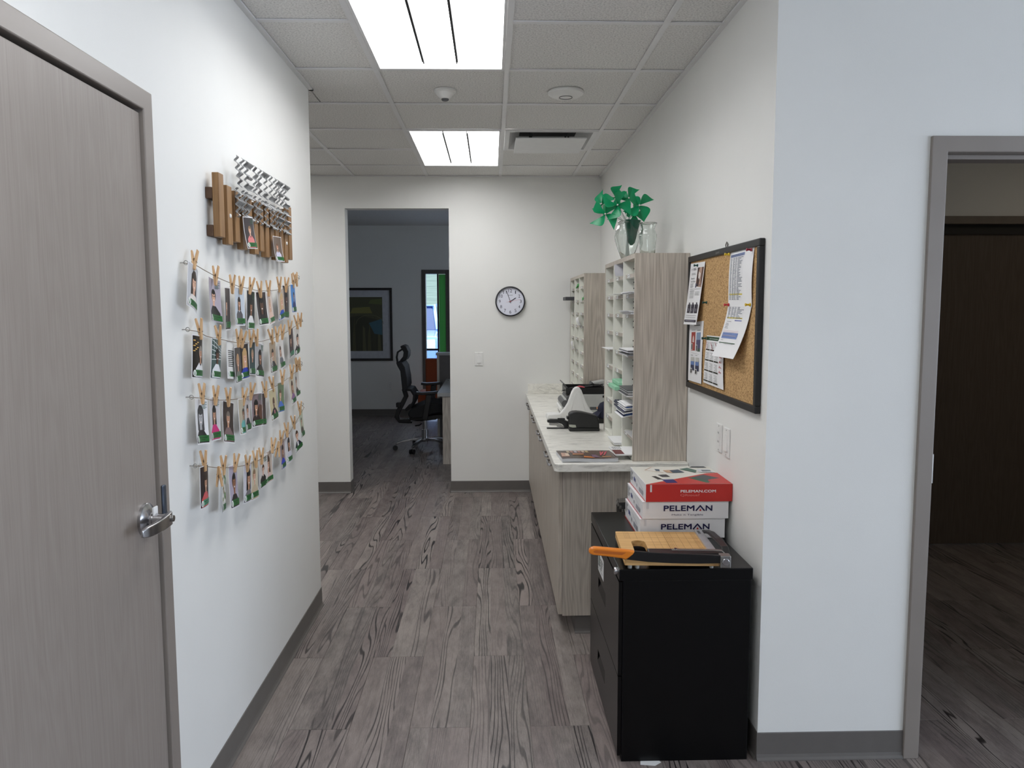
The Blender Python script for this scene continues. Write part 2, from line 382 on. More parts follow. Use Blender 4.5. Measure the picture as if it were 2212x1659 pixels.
WHITEP = pm('white_plastic', (232, 232, 229), rough=.35, var=.015)
WHITEM = pm('white_metal', (225, 226, 226), rough=.4, var=.02)
BLACKP = pm('black_plastic', (22, 22, 23), rough=.32, var=.1)
BLACKM = pm('black_enamel', (4, 4, 5), rough=.28, var=.08, spec=.3)
GREYP = pm('grey_plastic', (176, 177, 173), rough=.5, var=.03)
DGREYP = pm('dark_grey_plastic', (86, 87, 88), rough=.5, var=.04)
CHROME = pm('satin_nickel', (186, 186, 188), rough=.24, metal=1, var=.05)
STEEL = pm('brushed_steel', (160, 158, 154), rough=.34, metal=1, var=.08, stretch=(1, 40, 40))
PAPER = pm('white_paper', (238, 238, 238), rough=.7, var=.01)
LAM = laminate('taupe_laminate', (164, 154, 142), (206, 197, 184))
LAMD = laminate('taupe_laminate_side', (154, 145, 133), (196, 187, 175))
MELA = pm('white_melamine', (234, 234, 224), rough=.4, var=.015)
BAMBOO = laminate('bamboo', (196, 150, 92), (226, 184, 124), axis='X', fine=.5)
PINE = laminate('pine', (190, 148, 104), (226, 190, 146), fine=2)
OAK = laminate('stained_slat', (120, 88, 56), (160, 124, 84), fine=1.5)

# ------------------------------------------------------------------ setting
XL, XR, YB, YC, YR, ZC, YF = -.92, .925, 6.68, 4.09, 2.59, 2.687, 11.65
fl = struct('floor', MB().box(-5, 6.2, -4.8, YF, -.06, -.0042), FLOOR, 'dark grey-brown wood-look vinyl plank floor')
PW, PL = .2286, 1.2192
pme = {}
def plank_mesh(L):
    k = round(L, 3)
    if k not in pme:
        g = .0005
        pme[k] = MB().add([(g,g,-.004),(PW-g,g,-.004),(PW-g,L-g,-.004),(g,L-g,-.004),(g,g,-.0006),(PW-g,g,-.0006),(PW-g,L-g,-.0006),(g,L-g,-.0006),
                           (g+.0012,g+.0012,0),(PW-g-.0012,g+.0012,0),(PW-g-.0012,L-g-.0012,0),(g+.0012,L-g-.0012,0)],
                          [(0,3,2,1),(8,9,10,11),(0,1,5,4),(1,2,6,5),(2,3,7,6),(3,0,4,7),(4,5,9,8),(5,6,10,9),(6,7,11,10),(7,4,8,11)]).mesh('plank')
    return pme[k]
for k in range(-8, 18):
    x0 = -.0884+k*PW
    y = (2.835 if k % 2 else 3.45)-PL*2
    while y < YF:
        y1 = min(y+PL, YF); vis = True
        if x0 > .93 and (y > 5.2): vis = False
        if x0+PW < -1.05 and y1 < 4.0: vis = False
        if y1 < 1.6 or y1-y < .02: vis = False
        if vis: mk('plank', plank_mesh(y1-y), FLOOR, fl, loc=(x0, y, 0))
        y += PL

# walls
w = MB()
w.box(XL-.13, XL, -4.6, 1.165, -.05, ZC+.12).box(XL-.13, XL, 2.18, YC, -.05, ZC+.12).box(XL-.13, XL, 1.165, 2.18, 2.15, ZC+.12)
w.box(-5, XL-.13, YC-.13, YC, -.05, ZC+.12)
struct('wall_left', w, WALL, 'white left wall of the passage holding the photo strings')
w = MB().box(-5, -1.225, YB, YB+.13, -.05, ZC+.12).box(-.357, XR+.13, YB, YB+.13, -.05, ZC+.12).box(-1.225, -.357, YB, YB+.13, 2.424, ZC+.12)
struct('wall_back', w, WALL, 'white end wall with a cased opening and a clock')
w = MB().box(XR, XR+.13, YR, YB, -.05, ZC+.12)
struct('wall_right', w, WALL, 'white right wall behind the mail sorters and the corkboard')
w = MB().box(XR+.13, 1.445, YR, YR+.13, -.05, ZC+.12).box(1.445, 2.46, YR, YR+.13, 2.135, ZC+.12).box(2.46, 6.1, YR, YR+.13, -.05, ZC+.12)
struct('wall_front', w, WALL, 'white wall facing the viewer with the open doorway')
w = MB().box(1.055, 2.72, 5.0, 5.13, -.05, ZC+.12).box(3.75, 6.1, 5.0, 5.13, -.05, ZC+.12).box(2.72, 3.75, 5.0, 5.13, 2.16, ZC+.12)
struct('wall_side_room', w, WALL, 'shaded wall above the dark inner door of the side room')
w = MB().box(6.1, 6.2, 2.2, 5.13, -.05, ZC+.12).box(6.1, 6.2, -4.6, -4.2, -.05, ZC+.12).box(6.1, 6.2, -4.2, 2.2, 0, .3).box(6.1, 6.2, -4.2, 2.2, 2.6, ZC+.12).box(6.1, 6.2, -1.25, -1.15, .3, 2.6)
struct('wall_east', w, WALL, 'white side wall with wide windows behind the viewer')
w = MB().box(-5.1, -5, 3.9, YF, -.05, ZC+.12).box(5, 5.1, YB, YF, -.05, ZC+.12)
struct('wall_west', w, WALL, 'white side walls of the far room')
w = MB().box(XL-.13, 6.2, -4.72, -4.6, 0, .3).box(XL-.13, 6.2, -4.72, -4.6, 2.6, ZC+.12)
w.box(XL-.13, 6.2, -4.72, -4.6, .3, 2.6)
struct('wall_rear', w, WALL, 'plain white wall behind the viewer')
w = MB().box(-5, -.985, YF, YF+.13, -.05, ZC+.12).box(-.667, .9, YF, YF+.13, -.05, ZC+.12).box(3.3, 5, YF, YF+.13, -.05, ZC+.12).box(-.985, -.667, YF, YF+.13, 2.125, ZC+.12).box(.9, 3.3, YF, YF+.13, 2.2, ZC+.12).box(.9, 3.3, YF, YF+.13, 0, .1)  # wide right-hand opening is added out of sight to let daylight in
struct('wall_far', w, WALL, 'shaded grey-blue wall of the far office')

# cove bases: profile with a toe
def cove(mb, p, q, n):
    p, q, n = Vector((*p, 0)), Vector((*q, 0)), Vector((*n, 0))
    prof = [(0, 0), (.013, 0), (.0125, .004), (.007, .011), (.0045, .022), (.0035, .098), (.002, .1), (0, .1)]
    vs = [a+n*d+Vector((0, 0, z)) for a in (p, q) for d, z in prof]; k = len(prof)
    mb.add(vs, [(i, (i+1) % k, k+(i+1) % k, k+i) for i in range(k)]+[tuple(range(k)), tuple(range(2*k-1, k-1, -1))])
    return mb
struct('baseboard_left', cove(cove(MB(), (XL, 2.19), (XL, YC+.003), (1, 0)), (XL, YC), (-5, YC), (0, 1)), COVE, 'grey-brown rubber cove base along the left wall')
b = cove(MB(), (-5, YB), (-1.222, YB), (0, -1)); cove(b, (-.36, YB), (.40, YB), (0, -1)); cove(b, (-1.225, YB-.003), (-1.225, YB+.13), (1, 0)); cove(b, (-.357, YB-.003), (-.357, YB+.13), (-1, 0))
struct('baseboard_back', b, COVE, 'grey-brown rubber cove base under the clock wall')
b = cove(MB(), (XR-.003, YR), (1.441, YR), (0, -1)); cove(b, (XR, YR), (XR, 3.69), (-1, 0))
struct('baseboard_right', b, COVE, 'grey-brown rubber cove base beside the black filing cabinet')
struct('baseboard_far', cove(cove(MB(), (-5, YF), (-1.03, YF), (0, -1)), (-.62, YF), (.9, YF), (0, -1)), COVE, 'dark cove base of the far office')

# ceiling
ce = struct('ceiling', MB().box(-5.1, 6.2, -4.72, YF+.13, ZC+.12, ZC+.2), TILE, 'suspended ceiling of white mineral tiles in a grid')
G = .6096; XC = .0768; cols = [XC-3*G, XC-2*G, XC-G, XC, XC+G, XR]
rows = [3.1522+k*G for k in range(-2, 6)]+[YB]
tme = {}
for i in range(5):
    for j in range(len(rows)-1):
        x0, x1, y0, y1 = cols[i], cols[i+1], rows[j], rows[j+1]
        if i == 2 and j in (1, 2, 5, 6): continue
        if i == 3 and j == 5: continue
        if y1 <= YC-.3 and x1 <= XL: continue
        if y0 < YC-.25 and x0 < XL: x0 = XL
        if i == 0 and y0 < YC: continue
        key = (round(x1-x0, 4), round(y1-y0, 4))
        if key not in tme: tme[key] = MB().box(.006, key[0]-.006, .006, key[1]-.006, 0, .012).mesh('ceiling_tile')
        mk('ceiling_tile', tme[key], TILE, ce, loc=(x0, y0, ZC+.0055), bevel=.002)
for x0, x1 in ((cols[0], cols[1]), (cols[1], XL)):
    MB((x0, YC, ZC)).box(x0+.006, x1-.002, YC, rows[4]-.006, ZC+.0055, ZC+.0175).build('ceiling_tile', TILE, ce, loc=(x0, YC, ZC))
for i in (4, 5, 6):                                # side passage, beyond the corner
    xa = XC-i*G
    MB().box(xa+G-.012, xa+G+.012, YC, YB, ZC-.002, ZC+.004).build('main_tee', GRID, ce)
    for j in range(3, len(rows)-1):
        y0 = max(rows[j], YC)
        if j > 3: MB().box(xa+.012, xa+G-.012, rows[j]-.012, rows[j]+.012, ZC-.001, ZC+.004).build('cross_tee', GRID, ce) if not (i == 4 and j == 6) else None
        if i == 4 and j in (5, 6): continue
        mk('ceiling_tile', MB().box(.006, G-.006, .006, rows[j+1]-y0-.006, 0, .012).mesh('ceiling_tile'), TILE, ce, loc=(xa, y0, ZC+.0055), bevel=.002)
for x in cols[1:5]:
    y0 = YC-.13+.01 if x < XL else rows[0]
    MB().box(x-.012, x+.012, y0, YB, ZC-.002, ZC+.004).build('main_tee', GRID, ce)
for j in range(1, len(rows)-1):
    for i in range(5):
        if i == 2 and j in (2, 6): continue
        x0, x1 = cols[i], cols[i+1]
        if rows[j] < YC and x0 < XL: x0 = XL
        if x1 <= x0: continue
        if i == 0 and rows[j] < YC: continue
        MB().box(x0+.012, x1-.012, rows[j]-.012, rows[j]+.012, ZC-.001, ZC+.004).build('cross_tee', GRID, ce)
for a in ((XL, XL+.022, rows[0], YC+.02), (XR-.022, XR, YR, YB), (-4.9, XR, YB-.022, YB), (-4.9, XL+.022, YC, YC+.022)):
    MB().box(*a, ZC-.004, ZC+.004).build('wall_angle', GRID, ce)

# ------------------------------------------------------------------ ceiling lights and devices
LENS = emit('lit_lens', (255, 255, 255), LAMP); LENS2 = emit('lit_side_lens', (253, 253, 255), LAMP*.8)
RIB = pm('lamp_rib', (30, 27, 31), rough=.6)
def troffer(label, yc, xc=XC-G/2):
    t = thing('ceiling_light', label, 'ceiling light', (xc, yc, ZC), group='recessed ceiling lights')
    W2, L2 = G/2-.013, G-.013
    fr = MB()
    for s in (-1, 1):
        fr.box(min(s*W2, s*(W2-.012)), max(s*W2, s*(W2-.012)), -L2, L2, -.003, .02).box(-W2+.012, W2-.012, min(s*L2, s*(L2-.012)), max(s*L2, s*(L2-.012)), -.003, .02)
    fr.build('frame', GRID, t)
    MB().box(-W2, W2, -L2, L2, .085, .09).build('back_pan', WHITEM, t)
    for s in (-1, 1):
        def f(u, v, s=s):
            x = .078+(W2-.012-.078)*u
            return (s*x, -L2+.013+(2*L2-.026)*v, .055*math.cos(u*PI/2)**1.0*(1 if .06 < v < .94 else 0)+.002)
        MB().grid(f, 10, 50).build('side_lens', LENS2, t, fix=False)
        MB().box(s*.0765-.005, s*.0765+.005, -L2+.06, L2-.06, .004, .06).build('rib', RIB, t)
    MB().grid(lambda u, v: (-.072+.144*u, -L2+.06+(2*L2-.12)*v, .034-.014*math.sin(u*PI)), 8, 1).build('centre_lens', LENS, t, fix=False)
    for s in (-1, 1): MB().add([(-.078, s*(L2-.06), .034), (.078, s*(L2-.06), .034), (.078, s*(L2-.013), .003), (-.078, s*(L2-.013), .003)], [(0, 1, 2, 3)]).build('end_lens', LENS2, t, fix=False)
    return t
troffer('large recessed ceiling light nearest the viewer', rows[2]); troffer('small-looking far recessed ceiling light beside the air vent', rows[6])
troffer('unseen recessed ceiling light added overhead in the same row to even out the light', rows[2]-4*G); troffer('unseen recessed ceiling light added in the side passage to brighten the end wall', rows[6], XC-3.5*G)  # both fixtures are unseen, added to lift walls and cabinet fronts
SIDEL = emit('dim_warm_lens', (255, 240, 218), 1.3)
t = thing('ceiling_light', 'unseen dim ceiling light added to lift the side room beyond the doorway', 'ceiling light', (3.9, 3.7, ZC))  # unseen lamp added to brighten the side room
MB().box(-.6, .6, -.3, .3, -.004, .02).build('frame', GRID, t); MB().box(-.585, .585, -.285, .285, -.008, -.004).build('lens', SIDEL, t)
t = thing('air_diffuser', 'white square air vent with a dropped plate in the ceiling', 'vent', (XC+G/2, (rows[5]+rows[6])/2, ZC))
f = MB(); hw = G/2-.013
for s in (-1, 1):
    f.box(min(s*hw, s*(hw-.03)), max(s*hw, s*(hw-.03)), -hw, hw, -.003, .003).box(-hw+.03, hw-.03, min(s*hw, s*(hw-.03)), max(s*hw, s*(hw-.03)), -.003, .003)
f.build('frame', WHITEM, t)
MB().add([(-hw+.03,-hw+.03,0),(hw-.03,-hw+.03,0),(hw-.03,hw-.03,0),(-hw+.03,hw-.03,0),(-.19,-.19,.07),(.19,-.19,.07),(.19,.19,.07),(-.19,.19,.07)],
         [(0,1,5,4),(1,2,6,5),(2,3,7,6),(3,0,4,7)]).build('cone', WHITEM, t, fix=False)
MB().box(-.19, .19, -.19, .19, .07, .075).build('duct_opening', pm('duct_dark', (40, 40, 42), rough=.8), t)
MB().box(-.225, .225, -.24, .23, -.036, -.03).build('plate', WHITEM, t, bevel=.002)
for sx_ in (-.12, .12):
    for sy_ in (-.1, .1): MB().cyl((sx_, sy_, -.03), (sx_, sy_, .07), .006).build('hanger', DGREYP, t)
t = thing('smoke_detector', 'white conical detector on the tile between the lights', 'smoke detector', (-.232, 4.11, ZC))
MB().lathe([(.056, .004), (.056, -.006), (.05, -.012)]).build('base', WHITEP, t, smooth=True)
MB().lathe([(.049, -.008), (.046, -.018), (.026, -.037), (.022, -.04)]).build('dome', WHITEP, t, smooth=True)
MB().lathe([(.019, -.038), (.019, -.046), (.014, -.05)], n=14).build('sensor', DGREYP, t, smooth=True)
t = thing('access_point', 'flat white round disc fixed to the right ceiling tile', 'ceiling device', (.385, 4.12, ZC))
MB().lathe([(.088, .004), (.092, -.004), (.09, -.012), (.07, -.024), (.0001, -.03)], n=36).build('shell', WHITEP, t, smooth=True)
MB().lathe([(.034, -.026), (.034, -.0295), (.0315, -.0295), (.0315, -.026)], n=32, closed=True).build('light_ring', DGREYP, t, smooth=True)

# ------------------------------------------------------------------ doors
d1 = thing('door_1', 'taupe door with a satin lever handle in the left wall', None, (XL, 1.67, 0), kind='structure'); og = d1.location
f = MB(og).prism([(1.16, 0), (1.215, 0), (1.215, 2.102), (2.13, 2.102), (2.13, 0), (2.184, 0), (2.184, 2.155), (1.16, 2.155)], (-.96, 0, 0), (0, 1, 0), (0, 0, 1), (1, 0, 0), .052)
f.build('frame', FRAMEP, d1, bevel=.003)
MB(og).box(-1.0, -.95, 2.118, 2.14, 0, 2.11).box(-1.0, -.95, 1.2, 2.14, 2.092, 2.11).build('stop', pm('stop_gap_shade', (50, 46, 44), rough=.7), d1)  # stop coloured dark to paint the shade in the gap around the leaf
MB(og).box(-.962, -.9185, 1.219, 2.1235, .008, 2.092).build('leaf', DOORP, d1, bevel=.002)
hd = bpy.data.objects.new('lever_handle', None); COL.objects.link(hd); hd.parent = d1; hd.location = (0, 2.046-og.y, 1.028); hd['label'] = 'satin nickel lever handle'
MB().lathe([(.044, .0015), (.044, .009), (.041, .012), (.026, .019), (.02, .021), (.02, .026)], n=32, axis='X').build('rosette', CHROME, hd, smooth=True)
MB().lathe([(.017, .02), (.0165, .03), (.0155, .05), (.015, .066)], n=24, axis='X').build('spindle', CHROME, hd, smooth=True)
def lev(i, n=14):
    u = i/n; return Vector((.064+.010*math.sin(u*2.2)-.020*u*u, .016-.15*u, .002-.004*u))
MB().ribbon([lev(i) for i in range(15)], (0, 0, 1), [.036-.009*i/14 if i < 13 else .024-.006*(i-13) for i in range(15)], [.006]+[.013]*12+[.011, .006]).build('lever', CHROME, hd, smooth=True, bevel=.004, seg=3)
MB().lathe([(.0085, .074), (.0085, .0775), (.006, .0782)], c=(0, .002, .002), n=20, axis='X').build('key_cylinder', STEEL, hd, smooth=True)
MB().box(.028, .032, -.012, .012, .012, .034).build('paper_tag', PAPER, hd)
MB(og).box(-.909, -.9, 2.128, 2.148, .985, 1.1).build('latch_guard', pm('latch_steel', (110, 122, 140), rough=.3, metal=.9), d1, bevel=.004)

d2 = thing('door_2', 'taupe metal frame of the open doorway on the right', None, (1.95, YR, 0), kind='structure'); og = d2.location
f = MB(og).prism([(1.441, 0), (1.495, 0), (1.495, 2.088), (2.405, 2.088), (2.405, 0), (2.46, 0), (2.46, 2.14), (1.441, 2.14)], (0, YR-.012, 0), (1, 0, 0), (0, 0, 1), (0, 1, 0), .162)
f.build('frame', FRAMEP, d2, bevel=.003)
MB(og).box(1.495, 2.405, YR+.03, YR+.10, 2.072, 2.088).build('stop', FRAMEP, d2, bevel=.002)
MB(og).box(1.4945, 1.4975, YR+.005, YR+.028, .985, 1.085).cyl((1.4985, YR-.0, .985), (1.4985, YR-.0, 1.085), .005, n=10).build('hinge', STEEL, d2)
d3 = thing('door_3', 'dark brown inner door of the unlit side room', None, (3.25, 5, 0), kind='structure'); og = d3.location
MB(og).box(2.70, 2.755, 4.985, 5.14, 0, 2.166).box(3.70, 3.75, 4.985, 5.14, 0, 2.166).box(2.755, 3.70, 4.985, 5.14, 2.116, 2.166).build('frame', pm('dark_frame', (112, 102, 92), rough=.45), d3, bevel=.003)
MB(og).box(2.755, 3.70, 5.03, 5.12, 2.056, 2.116).build('stop', pm('head_gap_shade', (40, 38, 36), rough=.7), d3)  # dark strip painting the shaded gap between frame head and leaf
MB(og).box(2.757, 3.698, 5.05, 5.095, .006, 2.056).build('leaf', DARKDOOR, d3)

# ------------------------------------------------------------------ VENTURE MENTORS slat sign
CORR = pm('galvanised_letter', (176, 178, 180), rough=.3, metal=.7, var=.12, scale=60)
og = Vector((XL, 3.06, 1.78))
sg = thing('slat_sign', 'wooden slat sign with corrugated metal letters reading VENTURE MENTORS', 'sign', og)
for z in (1.955, 1.835):
    MB(og).box(XL+.001, XL+.022, 2.585, 3.50, z-.018, z+.018).build('batten', pm('dark_batten', (86, 62, 44), rough=.7, var=.15, scale=40), sg, bevel=.002)
slats = [(2.612, 2.020, 1.815), (2.690, 1.992, 1.797), (2.768, 1.985, 1.812), (2.842, 1.975, 1.792), (2.912, 1.990, 1.801), (2.982, 1.975, 1.786), (3.056, 1.990, 1.801), (3.128, 1.985, 1.784), (3.200, 1.975, 1.792), (3.272, 1.965, 1.782), (3.342, 1.985, 1.795), (3.412, 2.005, 1.780), (3.484, 2.025, 1.797)]
for i, (y, zt, zb) in enumerate(slats):
    MB(og).box(XL+.022, XL+.044, y-.024, y+.024, zb, zt).build('slat', OAK, sg, bevel=.002)
GLYPH = {'V': [((0, 1), (.5, 0)), ((.5, 0), (1, 1))], 'E': [((0, 0), (0, 1)), ((0, 1), (1, 1)), ((0, .5), (.75, .5)), ((0, 0), (1, 0))],
         'N': [((0, 0), (0, 1)), ((0, 1), (1, 0)), ((1, 0), (1, 1))], 'T': [((0, 1), (1, 1)), ((.5, 0), (.5, 1)), ((.3, 0), (.7, 0))],
         'U': [((0, .1), (0, 1)), ((0, 0), (1, 0)), ((1, .1), (1, 1))], 'R': [((0, 0), (0, 1)), ((0, 1), (.85, 1)), ((1, .62), (1, .95)), ((0, .5), (.9, .5)), ((.45, .5), (1, 0))],
         'M': [((0, 0), (0, 1)), ((0, 1), (.5, .3)), ((.5, .3), (1, 1)), ((1, 0), (1, 1))], 'O': [((0, .1), (0, .9)), ((.1, 1), (.9, 1)), ((1, .1), (1, .9)), ((.1, 0), (.9, 0))],
         'S': [((1, 1), (.1, 1)), ((0, .6), (0, .9)), ((.05, .5), (.95, .5)), ((1, .1), (1, .4)), ((0, 0), (.9, 0))]}
def corr_letter(ch, y0, y1, z0, z1):
    t_ = .0245; W_, H_ = y1-y0-t_, z1-z0-t_
    bm = bmesh.new()
    def P_(p): return (y0+t_/2+p[0]*W_, z0+t_/2+p[1]*H_)
    for a, b in GLYPH[ch]:
        (ay, az), (by, bz) = P_(a), P_(b); dy, dz = by-ay, bz-az; L_ = math.hypot(dy, dz); ey, ez = dy/L_*t_/2, dz/L_*t_/2
        bm.faces.new([bm.verts.new((0, yy, min(max(zz, z0), z1))) for yy, zz in ((ay-ey-ez*.8, az-ez+ey*.8), (by+ey-ez*.8, bz+ez+ey*.8), (by+ey+ez*.8, bz+ez-ey*.8), (ay-ey+ez*.8, az-ez-ey*.8))])
    n = 34
    for k in range(1, n):
        g = bm.verts[:]+bm.edges[:]+bm.faces[:]
        bmesh.ops.bisect_plane(bm, geom=g, plane_co=(0, 0, z0+(z1-z0)*k/n), plane_no=(0, 0, 1))
    r = bmesh.ops.extrude_face_region(bm, geom=bm.faces[:])
    ex = {g for g in r['geom'] if isinstance(g, bmesh.types.BMVert)}
    for v in bm.verts:
        v.co.x = XL+.052+.0058*math.sin(2*PI*(v.co.z-1.7)/.0245)+(.0022 if v in ex else 0)
    bmesh.ops.recalc_face_normals(bm, faces=bm.faces)
    for v in bm.verts: v.co -= og
    me = bpy.data.meshes.new('letter'); bm.to_mesh(me); bm.free()
    for p in me.polygons: p.use_smooth = True
    me.set_sharp_from_angle(angle=math.radians(50))
    return mk('letter', me, CORR, sg)
for wd, z0, z1 in (('VENTURE', 2.0, 2.105), ('MENTORS', 1.895, 1.995)):
    for i, ch in enumerate(wd):
        y = 2.735+i*.1035
        corr_letter(ch, y, y+(.092 if ch == 'M' else .084), z0, z1)
for y, z in ((2.69, 1.893), (3.412, 1.862)):
    MB(og).lathe([(.0001, .004), (.006, .003), (.0075, 0)][::-1], c=(XL+.0442, y, z), n=14, axis='X').build('glue_dot', WHITEP, sg, smooth=True)

# ------------------------------------------------------------------ photo cards on strings
CARD = pm('photo_card', (236, 236, 238), rough=.35, var=.01)
GREEN, DKG, WHT = (32, 104, 46), (18, 62, 32), (240, 242, 240)
def photo(Y, Z, yaw, roll, h, spec, label, group, X=-.885, w=.098, curl=None):
    bgc, hair, skin, shirt, op = spec
    U0 = Vector((math.sin(yaw), math.cos(yaw), 0)); V0 = Vector((0, 0, 1)); Nn = U0.cross(V0)
    U = U0*math.cos(roll)+V0*math.sin(roll); V = V0*math.cos(roll)-U0*math.sin(roll)
    c = Vector((X, Y, Z)); rr = random.Random(label); k1 = (rr.random()-.3)*.016 if curl is None else curl; k2 = (rr.random()-.5)*.012
    def fn(u, v, o=0):
        return c+U*(u-.5)*w+V*(v-1)*h+Nn*(o+k1*(1-v)**2+k2*(1-(2*u-1)**2)-abs(k2)*.5)
    m = MB(c).sheet(lambda u, v: fn(u, v, 0), 6, 8, .0006, Nn); o = m.build('photo_card', CARD, None, smooth=True)
    tag(o, label, 'photo', group)
    d = Decal(fn, off=.00035, step=.0001, cuts=2); b = .03 if 'b' not in op else .0
    d.rect(bgc, b, b*.7, 1-b, 1-b*.7)
    if 'L' in op:
        for q in range(7): d.rect((250, 200, 110), .06+.12*(q % 3), .62+.04*q, .2+.12*(q % 3), .64+.04*q)
    if 'G' in op:
        for q in range(5): d.line((220, 225, 225), (.05, .95-.12*q), (.95, .75-.06*q), .02)
        for q in range(4): d.line((200, 210, 210), (.2+.2*q, .5), (.2+.2*q, .96), .02)
    if 'C' in op: d.poly((92, 60, 46), [(.55, .2), (.97, .2), (.97, .62), (.72, .66), (.55, .5)])
    if 'K' in op:
        d.rects((60, 60, 60), [(.1, .72-.05*q, .85-.1*(q % 3), .745-.05*q) for q in range(9)])
    elif 'P' not in op:
        cx, cz, s = .5+op.get('x', 0) if isinstance(op, dict) else .5, .58, 1.
        cx = .5+(.12 if '>' in op else -.1 if '<' in op else 0); s = 1.25 if '+' in op else .78 if '-' in op else 1.
        if 'l' in op: d.poly(hair, [(cx-.21*s, cz-.22*s), (cx-.19*s, cz+.14*s), (cx-.08*s, cz+.23*s), (cx+.08*s, cz+.23*s), (cx+.19*s, cz+.14*s), (cx+.21*s, cz-.22*s)])
        d.rect(skin, cx-.07*s, cz-.24*s, cx+.07*s, cz-.05*s)
        d.poly(shirt, [(max(.03, cx-.42*s), .03), (min(.97, cx+.42*s), .03), (min(.97, cx+.40*s), cz-.36*s), (cx+.15*s, cz-.21*s), (cx, cz-.3*s), (cx-.15*s, cz-.21*s), (max(.03, cx-.40*s), cz-.36*s)])
        if 't' in op: d.poly((196, 120, 130), [(cx-.05, .05), (cx+.05, .05), (cx+.06, cz-.27*s), (cx-.06, cz-.27*s)])
        if 'w' in op: d.poly((236, 236, 240), [(cx-.06, .05), (cx+.1, .05), (cx+.08, cz-.23*s), (cx-.08, cz-.23*s)])
        if 'o' not in op: d.ell(hair, cx, cz+.035*s, .18*s, .15*s)
        d.ell(skin, cx, cz, .135*s, .15*s)
        if 'o' not in op: d.ell(hair, cx, cz+.115*s, .14*s, .06*s, n=12)
        dk = tuple(int(v*.55) for v in skin)
        for e in (-.05, .05): d.ell((46, 34, 30), cx+e*s, cz+.02*s, .018*s, .011*s, n=8)
        d.ell((236, 226, 222), cx, cz-.075*s, .05*s, .016*s, n=10); d.line(dk, (cx, cz+.0*s), (cx+.012, cz-.035*s), .012)
        if 'g' in op:
            for e in (-.06, .06): d.line((28, 26, 28), (cx+e*s-.045, cz+.02*s), (cx+e*s+.045, cz+.02*s), .012)
    else:
        for q in range(14): d.ell(((60+8*q) % 120+30, 96+(q*13) % 60, 40), .12+.8*rr.random(), .25+.7*rr.random(), .1, .05, n=8)
    if 'T' in op: d.rects((70, 104, 84), [(.62, .93-.028*q, .93-.08*(q % 2), .942-.028*q) for q in range(6)])
    if 'S' in op:
        for q in range(8): d.line((235, 235, 235), (.05, .12+.05*q), (.4, .15+.05*q), .018)
    bv = .06 if 'b' not in op else .03
    d.rect(GREEN if 'F' not in op else (66, 140, 108), .2, bv, .97, bv+.135)
    d.rects(DKG, [(.3, bv+.075, .86, bv+.1), (.42, bv+.03, .72, bv+.052)])
    d.ell(WHT, .14, bv+.055, .105, .075, n=16)
    d.line(GREEN, (.08, bv+.1), (.14, bv+.0), .022); d.line(GREEN, (.14, bv+.0), (.2, bv+.11), .022)
    d.build('print', o, c)
    return o
SK = {'a': (222, 176, 150), 'b': (150, 104, 78), 'c': (196, 148, 120), 'd': (96, 66, 52), 'g': (176, 176, 178)}
BK, DK, GY, BR = (20, 18, 18), (44, 34, 30), (150, 150, 150), (84, 58, 40)
